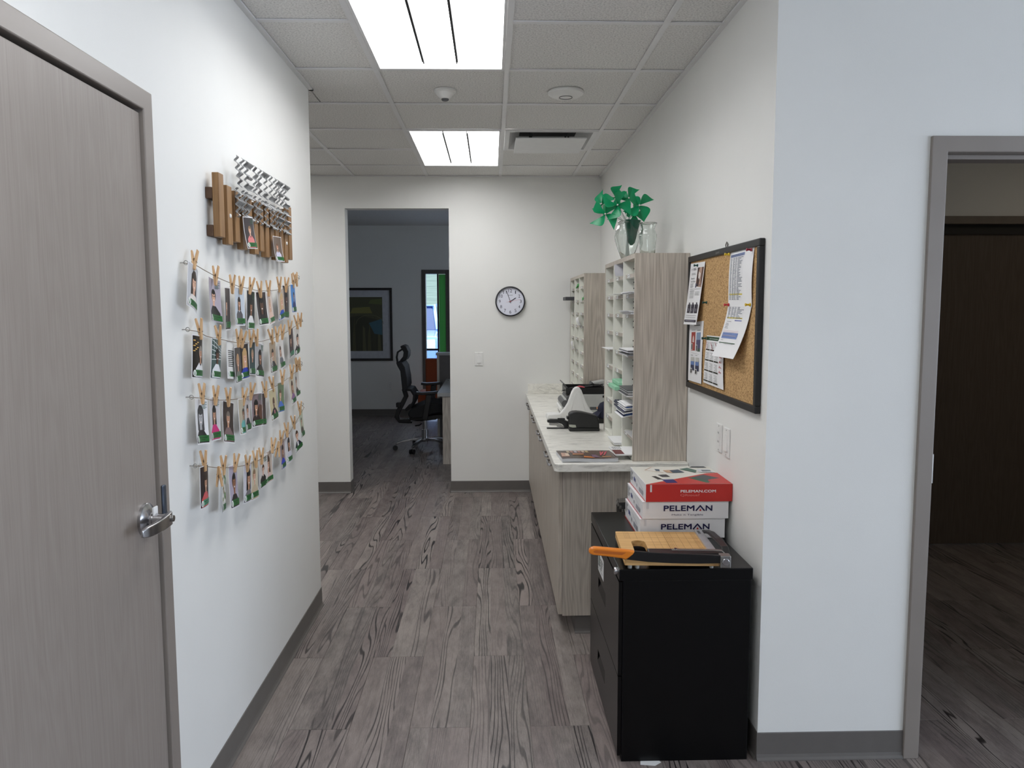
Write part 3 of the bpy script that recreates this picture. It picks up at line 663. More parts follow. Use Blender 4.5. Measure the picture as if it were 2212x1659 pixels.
ROWS = [
 ('top', [(2.387,1.711,-.08,-.27,.135),(2.555,1.678,.02,-.11,.138),(2.681,1.655,-.16,0,.144),(2.797,1.656,.02,-.03,.132),(2.935,1.65,-.01,-.05,.147),(3.045,1.649,.09,.04,.128),(3.169,1.651,-.07,.11,.128),(3.33,1.666,.01,.16,.129),(3.432,1.683,.02,-.03,.14),(3.537,1.693,-.05,.03,.126)],
  [(2.397,1.753,2.369,1.698),(2.556,1.716,2.539,1.656),(2.698,1.700,2.690,1.632),(2.805,1.698,2.798,1.632),(2.912,1.707,2.890,1.634),(3.025,1.691,3.018,1.623),(3.159,1.703,3.147,1.631),(3.296,1.715,3.299,1.650),(3.394,1.719,3.386,1.652),(3.526,1.738,3.535,1.674),(3.588,1.752,3.597,1.683)],
  [(2.359,1.718),(2.46,1.701),(2.599,1.68),(2.781,1.661),(2.994,1.652),(3.155,1.653),(3.337,1.665),(3.542,1.692),(3.704,1.732)],
  [((198,200,204),DK,SK['a'],(228,222,216),'l+', 'long dark hair and white lace top'), ((178,170,182),BK,SK['a'],(30,30,34),'bgT', 'black top and glasses on lilac'), ((62,52,52),DK,SK['a'],(40,34,36),'<', 'dark jacket, turned edge-on'), ((200,210,220),DK,SK['c'],(88,86,90),'l-', 'seated figure before white shelves'), ((16,22,26),BK,SK['b'],(232,232,234),'T', 'white shirt on black'), ((56,48,50),BK,SK['d'],(34,30,32),'l+', 'dark portrait tilted outwards'), ((214,198,190),(200,170,140),SK['a'],(222,190,176),'l', 'pale pink portrait'), ((190,178,166),(206,176,128),SK['a'],(38,84,190),'l+', 'bright blue shirt'), ((84,78,80),BK,SK['d'],(58,54,58),'l', 'charcoal grey portrait'), ((66,134,206),BK,SK['c'],(28,44,110),'-', 'navy shirt on sky blue')]),
 ('second', [(2.398,1.502,-.06,-.11,.13),(2.548,1.486,-.03,-.13,.13),(2.694,1.473,-.08,-.11,.129),(2.744,1.451,-.11,-.01,.125),(2.831,1.459,.03,.01,.127),(2.917,1.464,-.08,-.09,.125),(3.023,1.452,.02,-.14,.13),(3.182,1.452,-.01,.03,.126),(3.324,1.457,-.04,.08,.125),(3.481,1.495,-.06,.12,.125),(3.605,1.501,-.01,.14,.125)],
  [(2.408,1.554,2.406,1.488),(2.554,1.534,2.555,1.464),(2.745,1.514,2.734,1.448),(2.816,1.516,2.788,1.443),(2.879,1.506,2.876,1.441),(2.958,1.509,2.951,1.442),(3.159,1.507,3.183,1.441),(3.246,1.514,3.238,1.446),(3.307,1.518,3.305,1.453),(3.439,1.535,3.447,1.469),(3.583,1.559,3.586,1.490),(3.629,1.562,3.627,1.500)],
  [(2.352,1.521),(2.459,1.497),(2.6,1.481),(2.728,1.467),(2.869,1.459),(3.027,1.458),(3.177,1.463),(3.404,1.483),(3.61,1.512),(3.741,1.531)],
  [((30,24,20),(150,142,132),SK['c'],(232,232,234),'L>', 'white shirt and warm lamps on black'), ((70,92,88),BK,SK['d'],(232,236,240),'G', 'white shirt before a white truss'), ((226,226,222),GY,SK['g'],GY,'K', 'printed text side showing'), ((70,64,62),(190,150,110),SK['c'],(120,124,114),'+', 'grey collar close-up'), ((46,40,42),(196,160,110),SK['a'],(36,60,170),'l+', 'long fair hair and royal blue top'), ((40,60,62),(170,140,110),SK['c'],(34,66,70),'', 'dark teal portrait'), ((166,166,166),BK,SK['b'],(40,36,38),'lT', 'dark dress on grey'), ((170,152,130),DK,SK['c'],(50,46,50),'S', 'striped sleeve and dark vest'), ((222,218,214),BR,SK['a'],(100,102,110),'l-', 'grey blouse on pale ground'), ((70,52,54),DK,SK['c'],(60,46,50),'lF', 'dark portrait with pale green tab'), ((222,216,208),(46,38,40),SK['c'],(58,52,56),'<', 'dark figure with orange edge')]),
 ('third', [(2.41,1.306,.01,-.13,.138),(2.512,1.301,-.04,-.09,.139),(2.647,1.271,.04,-.21,.139),(2.776,1.267,-.1,-.08,.126),(2.847,1.267,-.12,-.09,.125),(2.953,1.267,.11,-.06,.126),(3.054,1.257,-.08,-.08,.128),(3.162,1.262,.01,.05,.125),(3.311,1.275,.01,-.04,.128),(3.461,1.291,-.04,.07,.125),(3.591,1.306,-.06,.06,.125)],
  [(2.412,1.357,2.397,1.291),(2.519,1.343,2.497,1.275),(2.613,1.320,2.612,1.256),(2.800,1.304,2.782,1.239),(2.873,1.312,2.858,1.250),(3.048,1.308,3.044,1.238),(3.152,1.323,3.170,1.249),(3.306,1.331,3.298,1.264),(3.438,1.338,3.441,1.275),(3.543,1.363,3.558,1.298),(3.594,1.361,3.612,1.300)],
  [(2.359,1.318),(2.474,1.296),(2.614,1.279),(2.772,1.267),(2.898,1.264),(3.045,1.261),(3.2,1.266),(3.382,1.28),(3.552,1.3),(3.717,1.329)],
  [((232,232,234),(66,66,68),SK['g'],(40,40,42),'lT+', 'black-and-white portrait in a dark blazer'), ((206,204,206),BK,SK['c'],(206,36,120),'lT', 'magenta dress'), ((56,44,40),(120,110,100),SK['c'],(120,98,98),'', 'brown striped shirt on dark brown'), ((180,170,150),BK,SK['b'],(96,170,166),'-', 'teal patterned blouse'), ((196,188,186),DK,SK['c'],(40,40,48),'', 'narrow card with a dark suit'), ((128,112,116),BK,SK['c'],(48,34,32),'lCT<', 'dark jacket beside a brown armchair'), ((64,50,48),DK,SK['b'],(52,36,34),'', 'dark brown portrait'), ((198,186,150),BK,SK['d'],(34,34,40),'ot', 'dark suit and pink tie on cream'), ((110,130,96),(110,90,74),SK['a'],(78,118,206),'', 'light blue shirt on green'), ((210,200,180),BR,SK['c'],(134,96,140),'l', 'mauve top on beige'), ((216,212,206),DK,SK['c'],(54,40,38),'<', 'dark suit on pale ground')]),
 ('bottom', [(2.408,1.101,-.11,-.08,.13),(2.561,1.054,-.22,-.15,.138),(2.671,1.05,-.04,-.11,.147),(2.821,1.028,-.02,-.09,.144),(2.901,1.022,0,-.09,.147),(3.01,1.017,.04,.02,.126),(3.098,1.018,0,-.02,.126),(3.284,1.036,-.06,-.03,.125),(3.392,1.051,0,0,.134),(3.526,1.063,.11,.2,.125),(3.632,1.115,-.07,0,.125)],
  [(2.402,1.152,2.395,1.083),(2.497,1.011,2.505,1.078),(2.543,1.104,2.541,1.04),(2.686,1.09,2.666,1.023),(2.783,1.067,2.796,.998),(2.903,1.059,2.891,.993),(2.99,1.056,2.982,.987),(3.142,1.069,3.114,1.006),(3.185,.975,3.205,1.041),(3.257,1.079,3.25,1.013),(3.363,1.099,3.355,1.031),(3.449,1.118,3.467,1.05),(3.59,1.164,3.597,1.096)],
  [(2.367,1.107),(2.492,1.076),(2.648,1.044),(2.809,1.021),(2.992,1.008),(3.125,1.009),(3.248,1.015),(3.37,1.034),(3.573,1.088),(3.722,1.132)],
  [((44,34,36),DK,SK['c'],(206,90,92),'lF', 'coral top on black'), ((214,214,206),GY,SK['c'],GY,'P', 'leafy picture, nearly edge-on'), ((176,168,186),BK,SK['b'],(44,38,40),'+', 'dark jacket on lilac'), ((206,204,212),BK,SK['c'],(120,118,120),'l+', 'heather grey top'), ((206,196,172),(150,120,90),SK['a'],(196,178,150),'', 'beige clothing'), ((220,212,206),BR,SK['a'],(36,30,34),'-T', 'small figure in a black dress'), ((206,190,176),BR,SK['a'],(220,190,184),'lg+', 'long brown hair and glasses'), ((170,150,150),DK,SK['c'],(40,60,190),'l', 'vivid blue top'), ((214,212,216),BK,SK['c'],(202,202,214),'l', 'pale grey blouse'), ((224,224,222),BR,SK['a'],(28,32,56),'w', 'navy suit over a white shirt'), ((196,204,180),DK,SK['c'],(80,70,66),'-', 'small figure on pale green')])]
ORD = ['first', 'second', 'third', 'fourth', 'fifth', 'sixth', 'seventh', 'eighth', 'ninth', 'tenth', 'eleventh', 'twelfth', 'thirteenth']
SPRING = pm('pin_spring', (96, 92, 88), rough=.35, metal=.9)
# clothespin prototype: tip at origin, handles up (+Z), opening along X
def pin_leg(s):
    prof = [(.0004, 0), (.0034, .002), (.0052, .02), (.0066, .03), (.0108, .064), (.0072, .067), (.0012, .036), (.0018, .03), (.0006, .026), (.0003, .012)]
    m = MB(); m.prism([(s*a, b) for a, b in prof], (0, -.0048, 0), (1, 0, 0), (0, 0, 1), (0, 1, 0), .0096); return m.mesh('pin_leg')
leg_m = [pin_leg(-1), pin_leg(1)]
sp_m = MB().tube([(.0028*math.cos(a*.9), -.0058+.0116*a/34, .033+.0028*math.sin(a*.9)) for a in range(35)], .0006, n=5).add([], []).tube([(-.0072, -.005, .026), (-.0074, 0, .0255), (-.0072, .005, .026)], .0007, n=5).tube([(.0072, -.005, .026), (.0074, 0, .0255), (.0072, .005, .026)], .0007, n=5).mesh('spring')
PINM = [PINE, laminate('pine_pink', (186, 136, 104), (220, 176, 144), fine=2)]
def clothespin(Yt, Zt, Yp, Zp, label, i):
    o = thing('clothespin', label, 'clothespin', (-.884+.003*(i % 3), Yp, Zp), group='clothespins on the photo strings')
    o.rotation_euler = (math.atan2(-(Yt-Yp), Zt-Zp), (i % 5-2)*.05, 0)
    for k in range(2): mk('leg', leg_m[k].copy() if False else leg_m[k], None, o)
    mk('spring', sp_m, None, o)
for me in leg_m: me.materials.append(PINE)
sp_m.materials.append(SPRING)
TWINE = pm('jute_twine', (128, 112, 92), rough=.9, var=.25, scale=400)
for ri, (rn, cards, pins, st, specs) in enumerate(ROWS):
    for i, (c, s) in enumerate(zip(cards, specs)):
        photo(*c, s[:5], f'photo of {s[5]}, {ORD[i]} from the door, {rn} string', f'photo cards on the {rn} string', X=-.890+.004*(i % 2))
    for i, p in enumerate(pins):
        clothespin(*p, f'small wooden clothespin, {ORD[i]} from the door on the {rn} string', i)
    pts = []
    for i in range(len(st)-1):
        for q in range(4):
            u = q/4; pts.append((-.886-(.028 if i == 0 and q == 0 else 0), st[i][0]+(st[i+1][0]-st[i][0])*u, st[i][1]+(st[i+1][1]-st[i][1])*u))
    pts.append((-.914, *st[-1]))
    o = MB(pts[0]).tube(pts, .0011, n=6).build('twine', TWINE); tag(o, f'thin jute twine strung across the wall as the {rn} photo string', 'string', 'photo strings')
    for e, nm in ((0, 'door end'), (-1, 'corner end')):
        y, z = st[e]; h = thing('screw_eye', f'small metal screw eye at the {nm} of the {rn} string', 'hook', (XL, y, z), group='screw eyes of the photo strings')
        MB().cyl((0, 0, 0), (.012, 0, 0), .0014, n=8).build('shank', STEEL, h)
        MB().tube([(.017+.006*math.cos(a*PI/6+PI), 0, .006*math.sin(a*PI/6+PI)) for a in range(13)], .0013, n=6).build('eye', STEEL, h)
# two loose cards stuck on the sign
photo(2.826, 1.905, .15, .06, .110, ((72, 66, 68), (150, 120, 90), SK['a'], (220, 130, 130), '-T'), 'photo card with a coral scarf stuck on the wooden sign, nearer the door', 'photo cards on the sign', X=XL+.062, w=.078, curl=.012)
photo(3.20, 1.872, .15, .02, .100, ((112, 96, 84), (110, 80, 60), SK['c'], (206, 204, 224), '-'), 'photo card with a glossy white glare stuck on the sign, nearer the corner', 'photo cards on the sign', X=XL+.062, w=.078, curl=.012)  # the white area is the pale shirt colour of the print

# ------------------------------------------------------------------ base cabinets and worktop
XB = XR-.002; CT = .858
def pull(parent, y, z, xf):
    m = MB(); x1 = -.034
    m.ribbon([(0, -.062, 0), (x1+.008, -.064, 0), (x1, -.058, 0), (x1, .058, 0), (x1+.008, .064, 0), (0, .062, 0)], (0, 0, 1), .012, .008)
    o = m.build('handle', CHROME, parent, smooth=True, bevel=.002); o.location = Vector((xf, y, z))-Vector(parent.location) if False else (xf, y, z); return o
CW = (YB-.004-3.69)/4
for i in range(4):
    y0 = 3.69+i*CW; y1 = y0+CW-.001; og = Vector((.63, (y0+y1)/2, 0))
    c = thing('base_cabinet', ['taupe wood-look base cabinet nearest the filing cabinet', 'taupe base cabinet, second from the filing cabinet', 'taupe base cabinet, third from the filing cabinet', 'taupe base cabinet against the clock wall'][i], 'cabinet', og, group='base cabinets under the worktop')
    MB(og).box(.338, XB, y0, y1, .092, CT-.04).build('body', LAMD, c)
    MB(og).box(.40, XB, y0+(.001 if i else .004), y1, 0, .0915).build('toe_kick', COVE, c)
    for k in range(2):
        a = y0+.0015+k*CW/2; b2 = a+CW/2-.003
        d = bpy.data.objects.new('door', None)
        m = MB(((.327), (a+b2)/2, .45)).box(.318, .337, a, b2, .094, CT-.042); dm = m.mesh('door'); d = mk('door', dm, LAM, c, bevel=.001, loc=Vector(((.327), (a+b2)/2, .45))-og)
        hy = (y0+y1)/2+(-.115 if k == 0 else .115)
        pull(d, hy-(a+b2)/2, .797-.45, .318-.327)
    if i == 0:
        cove(MB(og), (.40, y0+.004), (XB, y0+.004), (0, -1)).build('toe_cove', COVE, c)
        MB(og).box(.338, XB, y0-.012, y0-.0005, .092, CT-.04).build('end_panel', LAM, c)
poly = [(XB, 3.60), (XB, YB-.002), (.291, YB-.002)]+[(.291+.03*(1-math.cos(a*PI/12)), 3.63-.03*math.sin(a*PI/12)) for a in range(0, 7)]
o = MB((.6, 5.1, CT-.04)).prism(poly, (0, 0, CT-.0395), (1, 0, 0), (0, 1, 0), (0, 0, 1), .0395).build('worktop', QUARTZ, None, bevel=.004, seg=3)
tag(o, 'pale marbled quartz worktop running along the base cabinets', 'worktop')
o = MB((.6, YB, CT)).box(.307, XB, YB-.02, YB-.001, CT+.0003, .945).build('backsplash', QUARTZ, None, bevel=.002)
tag(o, 'short marbled backsplash strip under the clock wall', 'backsplash')

# ------------------------------------------------------------------ mail sorters
SX = .667
LABELM = pm('shelf_label', (240, 240, 236), rough=.4, var=.01); INK = (70, 70, 74)
def sorter(label, ya, yb, skip):
    og = Vector(((SX+XB)/2, (ya+yb)/2, CT)); t = thing('mail_sorter', label, 'mail sorter', og, group='mail sorters'); z1 = 1.838; th = .019
    for y in (ya, yb-th): MB(og).box(SX, XB, y, y+th, CT+.0005, z1).build('side_panel', LAM, t, bevel=.001)
    MB(og).box(SX, XB, ya+th, yb-th, z1-.022, z1).build('top', LAM, t)
    MB(og).box(SX+.001, XB, ya+th, yb-th, CT+.0005, CT+.02).build('bottom', MELA, t)
    MB(og).box(XB-.006, XB, ya+th, yb-th, CT+.02, z1-.022).build('back_panel', MELA, t)
    n = 3; cw = (yb-ya-th)/n; hs = MB(og)
    for k in range(n):
        y0 = ya+th+k*cw; y1 = ya+(k+1)*cw
        if k: MB(og).box(SX+.001, XB-.006, y0-th, y0, CT+.02, z1-.022).build('divider', MELA, t)
        if k == 0: MB(og).box(SX+.002, XB-.007, y0, y0+.0015, CT+.02, z1-.022).build('liner', MELA, t)
        if k == n-1: MB(og).box(SX+.002, XB-.007, y1-.0015, y1, CT+.02, z1-.022).build('liner', MELA, t)
        for j in range(9):
            z = 1.742-j*.0983
            for zz in (z+.036, z-.032):
                for yy, s in ((y1-.002, 1),): hs.box(SX+.05, SX+.057, yy-.0006, yy, zz, zz+.007)
            if (k, j) in skip: continue
            xf = SX+.012
            sh = MB((0, 0, 0)).box(xf, XB-.008, y0+.002, y1-.002, z-.011, z+.008); 
            s_ = MB(og); s_.v = sh.v; s_.f = sh.f; s_ = s_.build('shelf', MELA, t)
            MB(og).box(xf-.0015, xf, y0+.002, y1-.002, z-.011, z+.008).build('shelf_edge', LAMD, t)
            yl = y1-.10 if (k+j) % 3 else y1-.125
            MB(og).box(xf-.0024, xf-.0016, yl, yl+.078, z-.011, z+.009).build('label_holder', pm('clear_holder', (206, 208, 206), rough=.15, var=.02), t)
            d = Decal(plane((xf-.0025, yl+.070, z-.008), (0, -1, 0), (0, 0, 1)))
            d.rect((242, 242, 240), .002, .001, .062, .015); d.rects(INK, [(.008, .0085, .05-(j % 3)*.006, .0115), (.008, .0045, .036, .0065)])
            d.build('name_label', t, og)
    h = hs.build('peg_holes', pm('peg_hole', (24, 22, 20), rough=.8), t); h['kind'] = 'stuff'
    return t, cw
sorter('tall three-column mail sorter beside the corkboard, holding the glass vases', 3.65, 4.615, {(0, 3), (0, 5), (1, 6), (1, 8)})
sorter('tall mail sorter in the corner against the clock wall', 5.655, 6.655, set())

# contents of the sorters and sheets sticking out
def sheet_stack(name, label, cat, x0, x1, y0, y1, z, h, mat, n=1, skew=.0, group=None, droop=0, edge=None):
    og = Vector(((x0+x1)/2, (y0+y1)/2, z)); rr = random.Random(label)
    if n == 1:
        o = MB(og).sheet(lambda u, v: Vector((x0+(x1-x0)*u, y0+(y1-y0)*v, z+h-droop*(1-u)**2*((.5-v)**2*4*.4+.6))), 8, 4, h*.9, (0, 0, 1)).build(name, mat, None, smooth=True)
        return tag(o, label, cat, group)
    t = thing(name, label, cat, og, group=group)
    for i in range(n):
        dx, dy = (rr.random()-.5)*skew, (rr.random()-.5)*skew*.7; zz = z+h*i/n
        MB(og).box(x0+dx, x1, y0+dy, y1+dy, zz+.0002, zz+h/n-.0004).build('sheet', mat[i % len(mat)] if isinstance(mat, list) else mat, t)
    return t
GP = 'papers in the mail sorters'
TEAL = pm('mint_folder', (150, 206, 172), rough=.6); GREYPAPER = pm('grey_paper', (206, 206, 212), rough=.6)
zs = [1.742-j*.0983+.0085 for j in range(9)]
sheet_stack('paper', 'white sheet curling up in the top middle slot of the near sorter', 'paper', .70, .90, 4.02, 4.22, zs[0], .0012, GREYPAPER)
o = MB((.69, 4.12, zs[0])).sheet(lambda u, v: Vector((.655+.22*u, 4.195-.05*(1-v)**2-.01*u, zs[0]+.0015+.064*v)), 4, 8, .0006, (0, -1, 0)).build('paper', GREYPAPER, None, smooth=True); tag(o, 'upright sheet leaning in the top middle slot of the near sorter', 'paper', GP)
sheet_stack('paper', 'sheet hanging out of the second middle slot of the near sorter', 'paper', .63, .88, 3.99, 4.22, zs[1], .0015, PAPER, droop=-.004, group=GP)
sheet_stack('paper_pile', 'loose pile of sheets in the second slot beside the corkboard', 'papers', .645, .89, 3.69, 3.93, zs[1], .010, [PAPER, GREYPAPER], n=4, skew=.03, group=GP)
sheet_stack('paper_pile', 'stack of envelopes in the third slot beside the corkboard', 'papers', .65, .89, 3.685, 3.925, zs[2], .018, [PAPER, GREYPAPER, PAPER], n=5, skew=.025, group=GP)
sheet_stack('paper_pile', 'stack of dark-edged booklets in the fifth slot beside the corkboard', 'papers', .648, .89, 3.685, 3.925, zs[4], .03, [GREYPAPER, DGREYP, PAPER], n=6, skew=.03, group=GP)
sheet_stack('paper_pile', 'thick ream of lined booklets above the blue brochures', 'papers', .645, .89, 3.69, 3.93, zs[6]+.0, .034, [PAPER, PAPER, DGREYP], n=9, skew=.012, group=GP)
sheet_stack('paper', 'white sheet jutting far out of the fifth far slot of the near sorter', 'paper', .640, .88, 4.30, 4.55, zs[4], .002, PAPER, group=GP)
BLUEC = pm('blue_brochure', (70, 108, 190), rough=.25, var=.35, scale=25); DARKC = pm('dark_brochure', (60, 56, 52), rough=.25, var=.5, scale=40)
NAVYB0 = pm('navy_leaflet', (44, 50, 84), rough=.3)
def brochure(label, z, mat, n, pitch, x0, tl):
    og = Vector((.78, 3.80, z)); t = thing('brochure', label, 'brochures', og, group='blue brochures')
    for i in range(n):
        xa = x0+.004*((i*7) % 5)+.0015*i; ti = tl*(1-i/n)+.004
        MB(og).sheet(lambda u, v, i=i: Vector((xa+(.895-xa)*u, 3.685+.225*v+.004*((i*3) % 4), z+i*pitch+.0015+ti*u*u*.3-ti*(1-u)**3+ti)), 7, 2, pitch*.35, (0, 0, 1)).build('leaflet', mat[(i*5+i//3) % len(mat)], t, smooth=True)
brochure('fanned pile of white and blue brochures bursting from the lower near slot', zs[7], [PAPER, DARKC, PAPER, BLUEC, PAPER, NAVYB0, BLUEC], 12, .0052, .618, .018)
brochure('glossy dark and blue magazines lying over the fanned brochures', zs[7]+.083, [BLUEC, DARKC, BLUEC], 4, .004, .612, .006) if False else None
sheet_stack('paper', 'single white sheet on the last shelf beside the corkboard', 'paper', .67, .89, 3.685, 3.92, zs[8], .002, PAPER, group=GP)
for i, z in enumerate((zs[5]-.098+.0, zs[5]-.075)):
    o = MB((.70, 4.10, z)).box(.632+.02*i, .90, 3.985+.0*i, 4.215, z, z+.021).build('folder', TEAL, None, bevel=.004); tag(o, ['mint green folder at the bottom of its pair in the middle slot', 'mint green folder on top of its pair in the middle slot'][i], 'folder', 'mint folders')
    o.location.z += .0
NAVYB = pm('navy_box', (58, 62, 84), rough=.45)
sheet_stack('paper_pile', 'navy and grey booklets in the lower middle slot of the near sorter', 'papers', .66, .89, 4.0, 4.2, zs[8]-.05, .028, [NAVYB, GREYP, NAVYB], n=4, skew=.02, group=GP) if False else None
sheet_stack('paper_pile', 'white sheets on the floor of the middle column, poking out over the worktop', 'papers', .632, .88, 3.99, 4.21, CT+.0205, .012, [PAPER], n=4, skew=.02, group=GP)
sheet_stack('paper_pile', 'navy and grey booklets lying in the lower middle slot', 'papers', .66, .89, 4.0, 4.2, zs[7], .03, [NAVYB, GREYP, NAVYB], n=4, skew=.02, group=GP)
og = Vector((.66, 3.79, CT+.0205))
t = thing('booklet', 'white booklet with a maroon corner poking out of the bottom near slot', 'booklet', og)
bp = lambda u, v, o=0: Vector((.588+.28*u, 3.675+.21*v, CT+.0215+.003*u+o+.004*max(0, .4-u)))
MB(og).sheet(lambda u, v: bp(u, v, .008), 8, 2, .007, (0, 0, 1)).build('pages', PAPER, t, smooth=True)
d = Decal(lambda u, v, o: bp(u, v, .008+o), cuts=1); d.rect((110, 38, 44), .0, .0, .16, .55); d.rects((90, 90, 94), [(.03, .64, .035+.0, .95)]+[(.05+.03*q, .62, .062+.03*q, .95) for q in range(5)]); d.build('print', t, og)
# far sorter odds and ends
o = MB((.58, 6.45, zs[1]+.0)).box(.60, .85, 6.36, 6.60, zs[1], zs[1]+.028).build('binder', pm('charcoal_binder', (66, 66, 70), rough=.5), None, bevel=.003); tag(o, 'charcoal binder sticking far out of the corner sorter', 'binder')
o = MB((.70, 6.1, zs[0])).sheet(lambda u, v: Vector((.665+.12*u, 6.03+.17*v, zs[0]+.012+.045*math.sin(u*PI)*math.sin(v*PI)+.01*math.sin(9*u+5*v))), 8, 8, .012, (0, 0, 1)).build('leaf_bundle', pm('leaf_green', (44, 150, 60), rough=.5, var=.3, scale=30), None, smooth=True); tag(o, 'bright green bundle in the top middle slot of the corner sorter', 'ornament')
o = MB((.70, 5.80, zs[1])).sheet(lambda u, v: Vector((.675+.12*u, 5.70+.16*v, zs[1]+.014+.03*math.sin(u*PI)*math.sin(v*PI)+.008*math.sin(7*u+6*v))), 8, 8, .013, (0, 0, 1)).build('leaf_bundle', MATS['leaf_green'], None, smooth=True); tag(o, 'smaller green bundle in the second near slot of the corner sorter', 'ornament')
for lab, ya, yb, z in (('white sheet hanging over two slots high on the corner sorter', 5.72, 6.05, zs[3]), ('white sheet hanging low across the corner sorter', 6.12, 6.44, zs[5])):
    o = MB((.66, ya, z)).sheet(lambda u, v: Vector((.655-.02*math.sin(v*2.2)+.012*u, ya+.02+(yb-ya-.06)*u, z+.008+.062*v-.01*u)), 4, 8, .0006, (-1, 0, 0)).build('paper', PAPER, None, smooth=True); tag(o, lab, 'paper', 'sheets on the corner sorter')

# ------------------------------------------------------------------ filing cabinet
og = Vector((.66, 2.97, 0)); FC = thing('filing_cabinet', 'black two-drawer lateral filing cabinet under the boxes', 'filing cabinet', og)
ya, yb, xa, xb, zt = 2.59, 3.352, .432, .892, .693
MB(og).box(xa+.014, xb-.002, ya+.001, yb-.001, .0, .652).build('body', BLACKM, FC, bevel=.002)
MB(og).box(xa, xb+.002, ya-.002, yb, .652, zt).build('top_cap', BLACKM, FC, bevel=.003)
for k, (z0, z1) in enumerate(((.312, .646), (.02, .308))):
    dr = bpy.data.objects.new('drawer', None); COL.objects.link(dr); dr.parent = FC; dr.location = Vector((xa, (ya+yb)/2, z0))-og; o2 = Vector((xa, (ya+yb)/2, z0))
    hz0, hz1 = (.44, .49) if k == 0 else (.132, .182); hy0, hy1 = 2.90, 3.10
    xd = xa+.013
    m = MB(o2).box(xa, xd, ya+.006, yb-.006, z0, hz0).box(xa, xd, ya+.006, yb-.006, hz1, z1).box(xa, xd, ya+.006, hy0, hz0, hz1).box(xa, xd, hy1, yb-.006, hz0, hz1)
    m.build('front', BLACKM, dr)
    MB(o2).box(xd, xd+.0008, hy0, hy1, hz0, hz1).build('recess', pm('recess_black', (6, 6, 6), rough=.6), dr)
    MB(o2).add([(xa-.001, hy0, hz0), (xa-.001, hy1, hz0), (xd-.003, hy1, hz1-.012), (xd-.003, hy0, hz1-.012), (xa+.002, hy0, hz0), (xa+.002, hy1, hz0), (xd, hy1, hz1-.012), (xd, hy0, hz1-.012)],
                [(0,1,2,3),(7,6,5,4),(0,4,5,1),(1,5,6,2),(2,6,7,3),(3,7,4,0)]).build('pull_lip', BLACKM, dr)
d = Decal(plane((xa-.0004, 3.105, .52), (0, -1, 0), (0, 0, 1)))
d.rect((238, 238, 236), 0, 0, .155, .082); d.rect((70, 84, 78), .008, .022, .05, .072); d.rect((150, 160, 156), .014, .03, .03, .066); d.rects((50, 50, 54), [(.06, .058-.012*q, .135-.012*q, .064-.012*q) for q in range(4)]); d.rects((120, 120, 124), [(.012, .012, .12, .015)])
d.build('drawer_label', FC, og)
MB(og).lathe([(.013, .001), (.013, -.008), (.0115, -.011)], c=(xa, 2.632, .674), n=24, axis='X').build('lock', CHROME, FC, smooth=True)
o = MB((.56, 2.545, 0)).prism([(0, 0), (.05, -.008), (.075, .012), (.06, .05), (.01, .05)], (.51, 2.57, .0004), (1, 0, 0), (0, 1, 0), (0, 0, 1), .0006).build('paper_scrap', PAPER); tag(o, 'scrap of white paper on the floor under the filing cabinet', 'paper')

